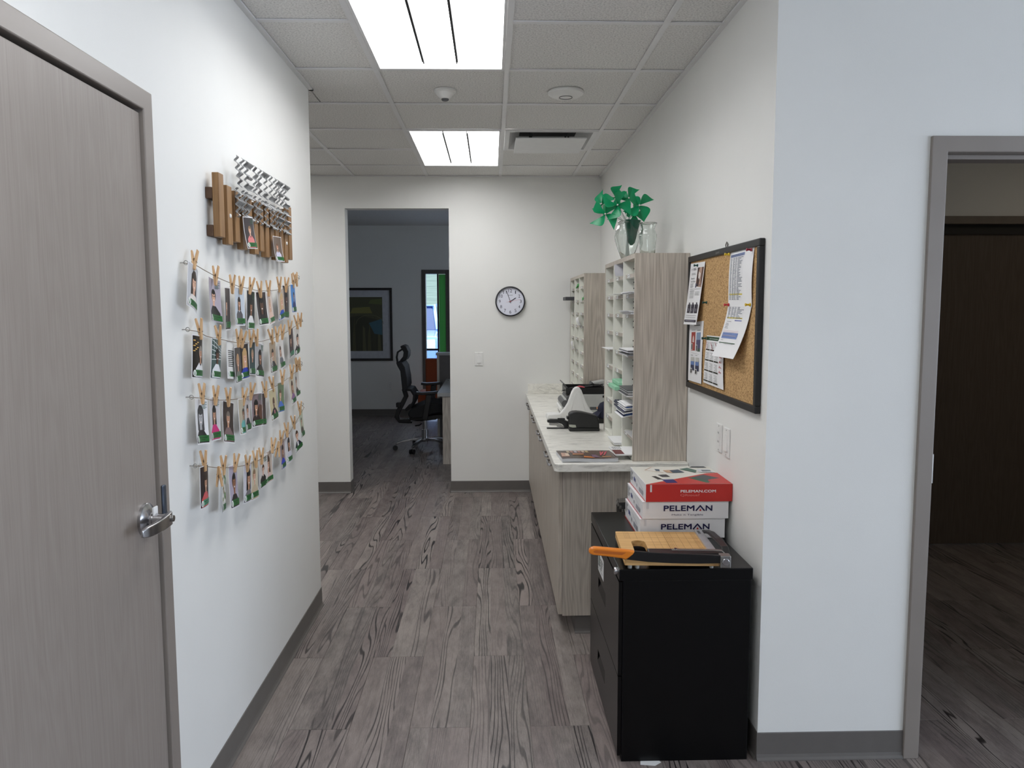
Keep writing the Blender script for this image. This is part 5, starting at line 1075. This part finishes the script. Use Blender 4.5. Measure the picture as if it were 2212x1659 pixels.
def dB(d):
    d.rects((90, 90, 90), [(.36, .93, .78, .945), (.18, .86, .46, .866), (.60, .85, .8, .856)])
    d.rect((172, 64, 56), .18, .52, .48, .83); d.poly((236, 226, 220), [(.26, .66), (.40, .66), (.38, .74), (.33, .78), (.28, .74)]); d.rect((236, 234, 230), .18, .53, .3, .64); d.rects((50, 50, 50), [(.2, .54, .28, .63)])
    d.rect((138, 160, 190), .56, .7, .86, .82); d.rect((84, 84, 120), .56, .51, .86, .70); d.rect((236, 234, 230), .54, .51, .66, .62); d.rects((50, 50, 50), [(.56, .52, .64, .61)]); d.rect((60, 90, 70), .68, .51, .86, .56)
    d.line((150, 150, 150), (.2, .485), (.8, .465), .003)
    for x in (.2, .56):
        d.rects((90, 90, 90), [(x, .44, x+.14, .446)]); d.rect((206, 206, 200), x, .34, x+.26, .41); d.rect((104, 134, 190), x, .27, x+.26, .34); d.rect((44, 52, 84), x, .19, x+.26, .28); d.rect((236, 234, 230), x-.02, .13, x+.12, .22); d.rects((50, 50, 50), [(x, .14, x+.09, .21)])
def dC(d):
    d.rect((36, 76, 46), .0, .905, .84, .98); d.text((210, 220, 210), 'Vital Conversations', .42, .94, .5, .03)
    for r_ in range(4):
        for c in range(3):
            x, y = .06+.25*c, .86-.215*r_
            d.rects((110, 110, 110), [(x+.04*(q % 2), y-.028*q, x+.16, y-.028*q+.006) for q in range(5)]); d.rect((40, 46, 34), x-.03, y-.165, x+.19, y-.137)
    for a, b in (((.04, .87), (.12, .72)), ((.28, .87), (.44, .70)), ((.52, .88), (.74, .69)), ((.54, .69), (.80, .87))): d.line((176, 40, 66), a, b, .014)
    for q in range(5):
        y = .68-.095*q; d.line((190, 50, 70), (.82, y), (.86, y+.045), .012); d.line((190, 50, 70), (.86, y+.045), (.88, y), .012); d.line((190, 50, 70), (.84, y+.02), (.95, y+.012), .01)
def table(d, u0, u1, v0, v1, n, yel):
    for r_ in range(n):
        v = v1-(v1-v0)*(r_+1)/n; hh = (v1-v0)/n
        if r_ in yel: d.rect((226, 206, 60), u0, v, u1, v+hh)
    d.rects((176, 178, 186), [(u0, v1-(v1-v0)*r_/n, u1, v1-(v1-v0)*r_/n+.0012) for r_ in range(n+1)])
    rr = random.Random(n); d.rects((104, 108, 124), [(u0+(u1-u0)*a+.01, v1-(v1-v0)*(r_+.7)/n, u0+(u1-u0)*(a+.1+b*rr.random()), v1-(v1-v0)*(r_+.3)/n) for r_ in range(n) for a, b in ((0, .06), (.2, .08), (.38, .05), (.56, .34))])
def dD(d):
    d.rect((120, 136, 178), .04, .895, .64, .945); d.rects((60, 66, 90), [(.08, .925, .4, .932), (.08, .907, .58, .913)]); table(d, .04, .62, .12, .885, 34, (29,))
def dE(d):
    table(d, .06, .74, .76, .99, 10, (9,)); d.rect((120, 128, 190), .44, .715, .74, .735); d.rects((70, 70, 74), [(.08, .66-.03*q, .2+.03*(q % 2), .668-.03*q) for q in range(4)]+[(.1, .70, .3, .706)])
    d.rects((200, 120, 140), [(.08, .52, .74, .523), (.08, .495, .74, .498)]); d.rect((128, 152, 206), .08, .37, .76, .485); d.rects((90, 104, 150), [(.1, .46, .5, .466), (.1, .40, .7, .406)]); d.rect((170, 160, 166), .1, .42, .7, .434); d.rect((40, 84, 48), .06, .275, .78, .29); d.rects((90, 90, 90), [(.1, .26, .16, .264), (.3, .26, .7, .264), (.1, .335, .2, .34)])
pinned('flyer', 'white flyer with three dark tags pinned at the upper left of the corkboard', [(130, 290), (258, 268), (221, 838), (106, 830)], .022, .004, dA, lift=.004)
pinned('notice', 'white notice with a red poster picture at the lower left of the corkboard', [(112, 815), (237, 800), (222, 1365), (105, 1330)], .004, .003, dB)
pinned('schedule', 'schedule with a green header and red crossed boxes on the corkboard', [(265, 930), (427, 945), (425, 1420), (245, 1350)], .006, .006, dC)
pinned('table_sheet', 'upper sheet printed with a long table at the right of the corkboard', [(475, 190), (690, 130), (670, 680), (460, 670)], .002, .006, dD)
pinned('table_sheet', 'lower sheet with yellow and blue table rows curling off the corkboard', [(460, 668), (668, 672), (590, 1143), (392, 1110)], .035, .0, dE, lift=.003)
for lab, a, b, col, cn in (('yellow push pin at the top left of the long table sheet', 470, 205, (226, 190, 40), 'y'), ('crimson push pin at the top right of the long table sheet', 668, 163, (150, 24, 52), 'c'), ('dark green push pin on the flyer', 190, 304, (20, 72, 66), 'g'), ('green push pin alone on bare cork', 270, 636, (20, 80, 66), 'g'), ('red push pin holding the lower table sheet on its left', 465, 656, (190, 36, 46), 'r'), ('yellow push pin holding the lower table sheet on its right', 657, 656, (226, 190, 40), 'y'), ('green push pin at the corner of the schedule', 262, 957, (20, 80, 66), 'g')):
    p = at(1460+a/4.145, 500+b/4.145, X=XR-.022); p.x = XR-.017
    o = MB(p).lathe([(.0062, -.0015), (.0062, -.004), (.0036, -.006), (.0032, -.014), (.0055, -.0165), (.0055, -.019), (.0045, -.02)], c=p, n=14, axis='X').build('push_pin', pm('pin_'+cn, col, rough=.3), None, smooth=True); tag(o, lab, 'push pin', 'push pins on the corkboard')
# wall plates on the right wall
def wall_plate(label, y, z, kind, n=(-1, 0, 0), X=None, Y=None):
    if X is not None:
        og = Vector((X, y, z)); U, V, Nn = Vector((0, -1, 0)), Vector((0, 0, 1)), Vector((-1, 0, 0))
    else:
        og = Vector((y, Y, z)); U, V, Nn = Vector((1, 0, 0)), Vector((0, 0, 1)), Vector((0, -1, 0))
    t = thing('wall_plate', label, 'wall plate', og, group='white wall plates')
    MB().obox(Nn*.003, U*.035, V*.0575, Nn*.003).build('plate', WHITEP, t, bevel=.0025)
    if kind == 'outlet':
        MB().obox(Nn*.0065, U*.0165, V*.0335, Nn*.001).build('receptacle', WHITEP, t, bevel=.001)
        for s in (-1, 1):
            for uu in (-.006, .006): MB().obox(Nn*.0077+V*(.018*s+.003)+U*uu, U*.001, V*.004, Nn*.0003).build('slot', BLACKP, t)
    else:
        MB().prism([(-.0335, .0055), (.0335, .0055), (.0335, .0075), (0, .0088), (-.0335, .0115)], -U*.0165, V, Nn, U, .033).build('rocker', WHITEP, t, bevel=.001)
    for s in (-1, 1): MB().cyl(Nn*.006+V*.0485*s, Nn*.0068+V*.0485*s, .003, n=12).build('screw', GREYP, t)
wall_plate('white outlet plate below the corkboard, left of the pair', 3.118, 1.058, 'outlet', X=XR)
wall_plate('white rocker plate below the corkboard, right of the pair', 3.015, 1.056, 'rocker', X=XR)
wall_plate('white light switch below the wall clock', -.111, 1.158, 'rocker', Y=YB)

# ------------------------------------------------------------------ clock
og = Vector((.158, YB, 1.647)); t = thing('wall_clock', 'round white wall clock with a black rim on the end wall', 'clock', og)
MB().lathe([(.127, -.001), (.127, -.026), (.124, -.031), (.119, -.032), (.116, -.028), (.116, -.001)], n=56, axis='Y', closed=True).build('rim', pm('clock_rim', (20, 20, 30), rough=.35), t, smooth=True)
MB().lathe([(.1165, -.002), (.1165, -.014)], n=48, axis='Y').build('dial', pm('clock_dial', (226, 228, 240), rough=.5, var=.01), t)
d = Decal(plane((0, -.0142, 0), (1, 0, 0), (0, 0, 1)))
for k in range(1, 13):
    a = PI/2-k*PI/6; d.text((44, 46, 66), str(k), .089*math.cos(a), .089*math.sin(a), .0150*len(str(k)) if k > 11 else .026 if k > 9 else .0075 if k == 1 else .0155, .0265); d.off -= d.step
for k in range(60):
    a = k*PI/30; d.line((90, 92, 110), (.108*math.cos(a), .108*math.sin(a)), (.112*math.cos(a), .112*math.sin(a)), .0012); d.off -= d.step
d.text((60, 60, 70), 'Lorell', .002, .052, .034, .008); d.build('numerals', t)
def hand(nm, a, l0, l1, w, y, m):
    u = Vector((math.sin(a), 0, math.cos(a))); MB().bar(u*-l0+Vector((0, y, 0)), u*l1+Vector((0, y, 0)), w, .0008, up=(0, 1, 0)).build(nm, m, t)
hand('hour_hand', math.radians(58), .012, .056, .0055, -.0165, MATS['clock_rim']); hand('minute_hand', math.radians(-19.5), .015, .092, .0042, -.018, MATS['clock_rim']); hand('second_hand', math.radians(79), .032, .086, .0012, -.0195, pm('second_red', (190, 60, 70), rough=.4))
MB().cyl((0, -.014, 0), (0, -.0205, 0), .004, n=14).build('hub', MATS['second_red'], t, smooth=True)

# ------------------------------------------------------------------ far office
# window with its frame, mullion, panes and the green post behind
wn = thing('window_1', 'tall narrow dark-framed window of the far office', None, (-.826, YF, 0), kind='structure'); og = wn.location
DKF = pm('dark_window_frame', (92, 88, 84), rough=.45)
MB(og).box(-1.03, -.972, YF-.015, YF+.13, 0, 2.163).box(-.68, -.622, YF-.015, YF+.13, 0, 2.163).box(-.972, -.68, YF-.015, YF+.13, 2.105, 2.163).build('frame', DKF, wn, bevel=.003)
MB(og).box(-.808, -.786, YF+.05, YF+.10, .02, 2.105).build('mullion', pm('black_mullion', (24, 24, 26), rough=.4), wn)
MB(og).box(-.972, -.808, YF+.05, YF+.10, .97, 1.0).build('transom', MATS['black_mullion'], wn)
PANE = glass('window_glass', (240, 248, 255), 0, 1.01)
MB(og).box(-.972, -.808, YF+.072, YF+.076, 1.0, 2.105).build('pane', PANE, wn); MB(og).box(-.972, -.808, YF+.072, YF+.076, .02, .97).build('pane', PANE, wn)
MB(og).box(-.784, -.682, YF+.085, YF+.125, .02, 2.10).build('green_panel', pm('green_panel', (86, 150, 92), rough=.5, var=.05, scale=4), wn)
_m = MATS['green_panel'].node_tree; _t = _m.nodes.new('ShaderNodeBsdfTranslucent'); _t.inputs[0].default_value = C4((120, 170, 118)); _x = _m.nodes.new('ShaderNodeMixShader'); _x.inputs[0].default_value = .45
_o = [n for n in _m.nodes if n.type == 'OUTPUT_MATERIAL'][0]; _m.links.new(_m.nodes['Principled BSDF'].outputs[0], _x.inputs[1]); _m.links.new(_t.outputs[0], _x.inputs[2]); _m.links.new(_x.outputs[0], _o.inputs[0])
# framed picture
pt = thing('framed_picture', 'large abstract painting in a dark frame on the far wall', 'picture', (-1.95, YF, .83)); og = pt.location
X0, X1, Z0, Z1 = -2.43, -1.468, .826, 1.90
for a in ((X0, X1, Z1-.035, Z1), (X0, X1, Z0, Z0+.035)): MB(og).box(a[0], a[1], YF-.03, YF-.001, a[2], a[3]).build('frame_rail', pm('picture_frame', (44, 38, 36), rough=.4), pt, bevel=.003)
for a in ((X0, X0+.035), (X1-.035, X1)): MB(og).box(*a, YF-.03, YF-.001, Z0+.035, Z1-.035).build('frame_stile', MATS['picture_frame'], pt, bevel=.003)
MB(og).box(X0+.03, X1-.03, YF-.012, YF-.004, Z0+.03, Z1-.03).build('mat_board', pm('mat_board', (196, 198, 204), rough=.8), pt)
d = Decal(plane((X0+.145, YF-.0125, Z0+.145), (1, 0, 0), (0, 0, 1)), step=.0002); w, h = .672, .795
d.rect((92, 93, 70), 0, 0, w, h); d.poly((74, 75, 60), [(0, 0), (w, 0), (w, h*.55), (w*.55, h*.66), (0, h*.6)])
for q in range(9): d.poly([(96, 95, 70), (78, 79, 62), (104, 102, 76)][q % 3], [(w*q/9, 0), (w*(q+.7)/9, 0), (w*(q+.5)/9, h*(.3+.12*(q % 4))), (w*(q+.1)/9, h*(.28+.1*(q % 3)))])
d.poly((134, 130, 78), [(w*.3, h*.70), (w*.78, h*.70), (w*.72, h*.82), (w*.35, h*.80)]); d.poly((110, 116, 74), [(w*.7, h*.88), (w*.99, h*.86), (w*.99, h*.97), (w*.74, h*.95)]); d.poly((78, 112, 126), [(w*.70, h*.52), (w*.99, h*.60), (w*.99, h*.30), (w*.82, h*.32)])
for q in range(10):
    a, b = PI*q/10, PI*(q+1)/10; d.line((126, 122, 94), (w*.72-w*.30*math.cos(a), h*.50+h*.17*math.sin(a)), (w*.72-w*.30*math.cos(b), h*.50+h*.17*math.sin(b)), .005); d.off -= d.step
d.build('painting', pt, og)
wall_plate('white outlet plate on the far wall under the painting', -1.518, .445, 'outlet', Y=YF)

# desk
DY = 7.92; dk = thing('reception_desk', 'grey wood-look desk seen through the opening', 'desk', (.2, 8.6, 0)); og = dk.location
MB(og).box(-.505, .9, DY, DY+.03, .0, .70).build('end_panel', LAM, dk)
MB(og).box(-.555, .95, DY-.02, 9.5, .70, .738).build('desktop', pm('grey_desktop', (160, 160, 158), rough=.4, var=.06, scale=8), dk, bevel=.002)
q = at(942, 762, Y=9.55)
MB(og).box(q.x, .95, 9.5, 9.75, q.z-.03, q.z).build('counter_shelf', MATS['grey_desktop'], dk, bevel=.002)
MB(og).box(q.x+.012, q.x+.04, 9.5, 9.74, 0, q.z-.03).build('end_stile', LAMD, dk)
MB(og).box(q.x+.04, .95, 9.52, 9.55, 0, q.z-.03).build('modesty_panel', pm('dark_panel', (90, 86, 84), rough=.5, var=.05), dk)
MB(og).tube([(-.52, 9.3, .74), (-.53, 9.2, .70), (-.53, 9.1, .4), (-.5, 9.1, .1)], .005, n=6).build('cable', BLACKP, dk, smooth=True)

# office chair, drawn in its own plane facing +X
CY = 8.8
oc = thing('office_chair', 'black ergonomic mesh office chair on a chrome star base', 'chair', (at(917, 955, Y=CY).x, CY, 0)); og = oc.location
cc = lambda pts: [(lambda p: (p.x, p.z))(at(740+a/3.69, 560+b/3.69, Y=CY)) for a, b in pts]
MESHB = pm('black_mesh', (16, 17, 20), rough=.7, bump=.4, bscale=600)
def slab(nm, pts, wdt, m, bev=.008): return MB(og).prism(cc(pts), (0, CY-wdt/2, 0), (1, 0, 0), (0, 0, 1), (0, 1, 0), wdt).build(nm, m, oc, smooth=True, bevel=bev, seg=3)
def rib(nm, pts, a, b, m, dy=0): p = cc(pts); return MB(og).ribbon([(x, CY+dy, z) for x, z in p], (0, 1, 0), a, b).build(nm, m, oc, smooth=True, bevel=.006)
slab('headrest', [(470, 690), (490, 680), (515, 690), (535, 730), (532, 770), (515, 800), (485, 810), (468, 800), (492, 770), (497, 735), (480, 710)], .28, MESHB)
rib('headrest_bracket', [(440, 830), (432, 780), (440, 740), (475, 718)], .05, .02, BLACKP)
slab('backrest', [(445, 812), (490, 812), (515, 850), (530, 930), (535, 1000), (520, 1045), (495, 1040), (487, 960), (478, 880), (455, 840)], .46, MESHB)
rib('lumbar_support', [(520, 1025), (560, 1030), (585, 1070), (580, 1120), (555, 1165), (515, 1185)], .40, .028, MESHB)
rib('spine', [(490, 1030), (508, 1090), (478, 1150), (445, 1210), (432, 1255), (455, 1285), (555, 1288)], .07, .05, BLACKP)
rib('spine_knob', [(430, 1160), (470, 1158)], .10, .05, BLACKP)
slab('seat', [(538, 1205), (560, 1175), (640, 1140), (720, 1125), (860, 1130), (900, 1150), (890, 1190), (740, 1210), (640, 1245), (570, 1248), (545, 1230)], .50, MESHB, .015)
rib('mechanism', [(540, 1268), (640, 1262), (760, 1245), (840, 1245)], .22, .05, BLACKP)
rib('trim', [(550, 1278), (640, 1275), (755, 1262)], .24, .012, CHROME)
rib('tilt_lever', [(640, 1295), (620, 1310), (585, 1315)], .02, .014, BLACKP, dy=-.12)
for s in (-1, 1):
    x0 = 0 if s < 0 else 8; y0 = 38 if s < 0 else 0
    rib('armrest_pad', [(602+x0, 1008+y0), (650+x0, 1012+y0), (740+x0, 1006+y0), (776+x0, 1000+y0)], .09, .028, BLACKP, dy=s*.27)
    rib('armrest_post', [(705+x0, 1020+y0), (695+x0, 1120), (672+x0, 1255)], .05, .06, BLACKP, dy=s*.27)
hx, hz = cc([(655, 1300)])[0]
MB(og).cyl((hx, CY, cc([(655, 1355)])[0][1]), (hx, CY, hz+.03), .024, n=18).build('piston', CHROME, oc, smooth=True)
MB(og).cyl((hx, CY, .09), (hx, CY, cc([(655, 1355)])[0][1]), .036, n=20).build('column', CHROME, oc, smooth=True)
for i, a in enumerate((188, 250, 330, 40, 115)):
    a = math.radians(a); dx, dy = math.cos(a), math.sin(a)
    P3 = lambda r, z: Vector((hx+dx*r, CY+dy*r, z))
    MB(og).ribbon([P3(.03, .115), P3(.14, .118), P3(.26, .100), P3(.32, .078)], (-dy, dx, 0), [.05, .045, .038, .03], [.03, .026, .022, .02]).build('base_arm', CHROME, oc, smooth=True, bevel=.004)
    cw_ = bpy.data.objects.new('caster', None); COL.objects.link(cw_); cw_.parent = oc; cw_.location = P3(.325, 0)-Vector(og)
    MB().cyl((0, 0, .05), (0, 0, .08), .008, n=10).build('stem', CHROME, cw_)
    for s in (-1, 1): MB().cyl(Vector((-dy, dx, 0))*.008*s+Vector((dx*.01, dy*.01, .029)), Vector((-dy, dx, 0))*.026*s+Vector((dx*.01, dy*.01, .029)), .028, n=18).build('wheel', BLACKP, cw_, smooth=True)

# rust-coloured armchair by the window
ar = thing('armchair', 'rust-brown upholstered armchair in front of the far window', 'armchair', (-.80, 11.25, 0)); og = ar.location
RUST = pm('rust_fabric', (150, 70, 36), rough=.8, var=.08, scale=60, bump=.2)
MB(og).box(-1.05, -.60, 11.0, 11.45, .16, .42).build('seat', RUST, ar, bevel=.03, seg=3)
MB(og).box(-.93, -.60, 10.93, 11.02, .3, .90).build('backrest', RUST, ar, bevel=.025, seg=3)
for x in (-1.0, -.65):
    for y in (11.05, 11.4): MB(og).cyl((x, y, 0), (x, y, .17), .014, .02, n=12).build('leg', BLACKP, ar)

# outdoors: pavement, bank of grass, wall, car
o = MB().box(-12, 8, YF+.13, 40, -.2, -.05).build('pavement', pm('asphalt_pale', (140, 146, 156), rough=.9, var=.08, scale=8)); tag(o, 'pale pavement outside the far window', 'pavement', kind='structure')
o = MB((-3, 26, 0)).add([(-14, 21, -.05), (8, 21, -.05), (8, 38, 4.2), (-14, 38, 4.2), (-14, 21, -.2), (8, 21, -.2), (8, 38, -.2), (-14, 38, -.2)], [(0,1,2,3),(7,6,5,4),(0,4,5,1),(1,5,6,2),(2,6,7,3),(3,7,4,0)]).build('grass_bank', pm('dry_grass', (104, 112, 92), rough=.95, var=.25, scale=3, stretch=(.4, 3, 3))); tag(o, 'dry grass bank seen through the far window', 'bank', kind='structure')
o = MB((-3, 39, 4)).box(-14, 8, 38.2, 39, -.2, 9).build('far_facade', pm('facade_violet', (74, 80, 112), rough=.7, var=.2, scale=1)); tag(o, 'blurred grey-violet facade high beyond the grass bank', 'building', kind='structure')
car = thing('parked_car', 'pale blue-white parked car facing the far window', 'car', (-2.08, 19.2, 0)); og = car.location
CARP = pm('car_paint', (104, 132, 186), rough=.18, var=.03, coat=.6); CARG = pm('car_glass', (30, 42, 80), rough=.08)
cx = -2.08; y0 = 17.0
side = [(0, .30), (0, .86), (.10, 1.04), (1.15, 1.16), (1.25, 1.06), (2.15, 1.62), (3.3, 1.66), (4.2, 1.2), (4.5, 1.0), (4.5, .3)]
MB(og).prism([(a, z) for a, z in side[:4]]+[(4.5, 1.16), (4.5, .3)], (cx-.93, y0, -.05), (0, 1, 0), (0, 0, 1), (1, 0, 0), 1.86).build('body', CARP, car, smooth=True, bevel=.08, seg=4)
MB(og).add([(cx-.82, y0+1.2, 1.10), (cx+.82, y0+1.2, 1.10), (cx+.66, y0+2.2, 1.66), (cx-.66, y0+2.2, 1.66), (cx-.82, y0+4.3, 1.10), (cx+.82, y0+4.3, 1.10), (cx+.66, y0+3.4, 1.68), (cx-.66, y0+3.4, 1.68)],
            [(0,1,2,3),(5,4,7,6),(1,5,6,2),(4,0,3,7),(3,2,6,7),(0,4,5,1)]).build('cabin', CARG, car, bevel=.05, seg=3)
for s in (-1, 1):
    MB(og).tube([(cx+s*.83, y0+1.18, 1.10), (cx+s*.68, y0+2.2, 1.66), (cx+s*.67, y0+3.4, 1.69)], .045, n=8).build('roof_pillar', CARP, car, smooth=True)
    MB(og).box(cx+s*.9-.09, cx+s*.9+.09, y0+1.45, y0+1.60, 1.12, 1.28).build('mirror', CARG if s > 0 else CARP, car, bevel=.03)
    MB(og).prism([(-.2, .74), (.2, .72), (.19, .94), (-.14, .92)], (cx+s*.66, y0-.012, 0), (1, 0, 0), (0, 0, 1), (0, 1, 0), .05).build('headlight', pm('headlight', (226, 234, 246), rough=.1), car, bevel=.02)
    for yy in (.85, 3.65): MB(og).cyl((cx+s*.76, y0+yy, .28), (cx+s*.95, y0+yy, .28), .33, n=24).build('wheel', BLACKP, car, smooth=True)
MB(og).box(cx-.42, cx+.42, y0-.015, y0+.03, .48, .72).build('grille', BLACKP, car, bevel=.02)
MB(og).box(cx-.68, cx+.68, y0+2.15, y0+3.45, 1.655, 1.695).build('roof', CARP, car, bevel=.02)
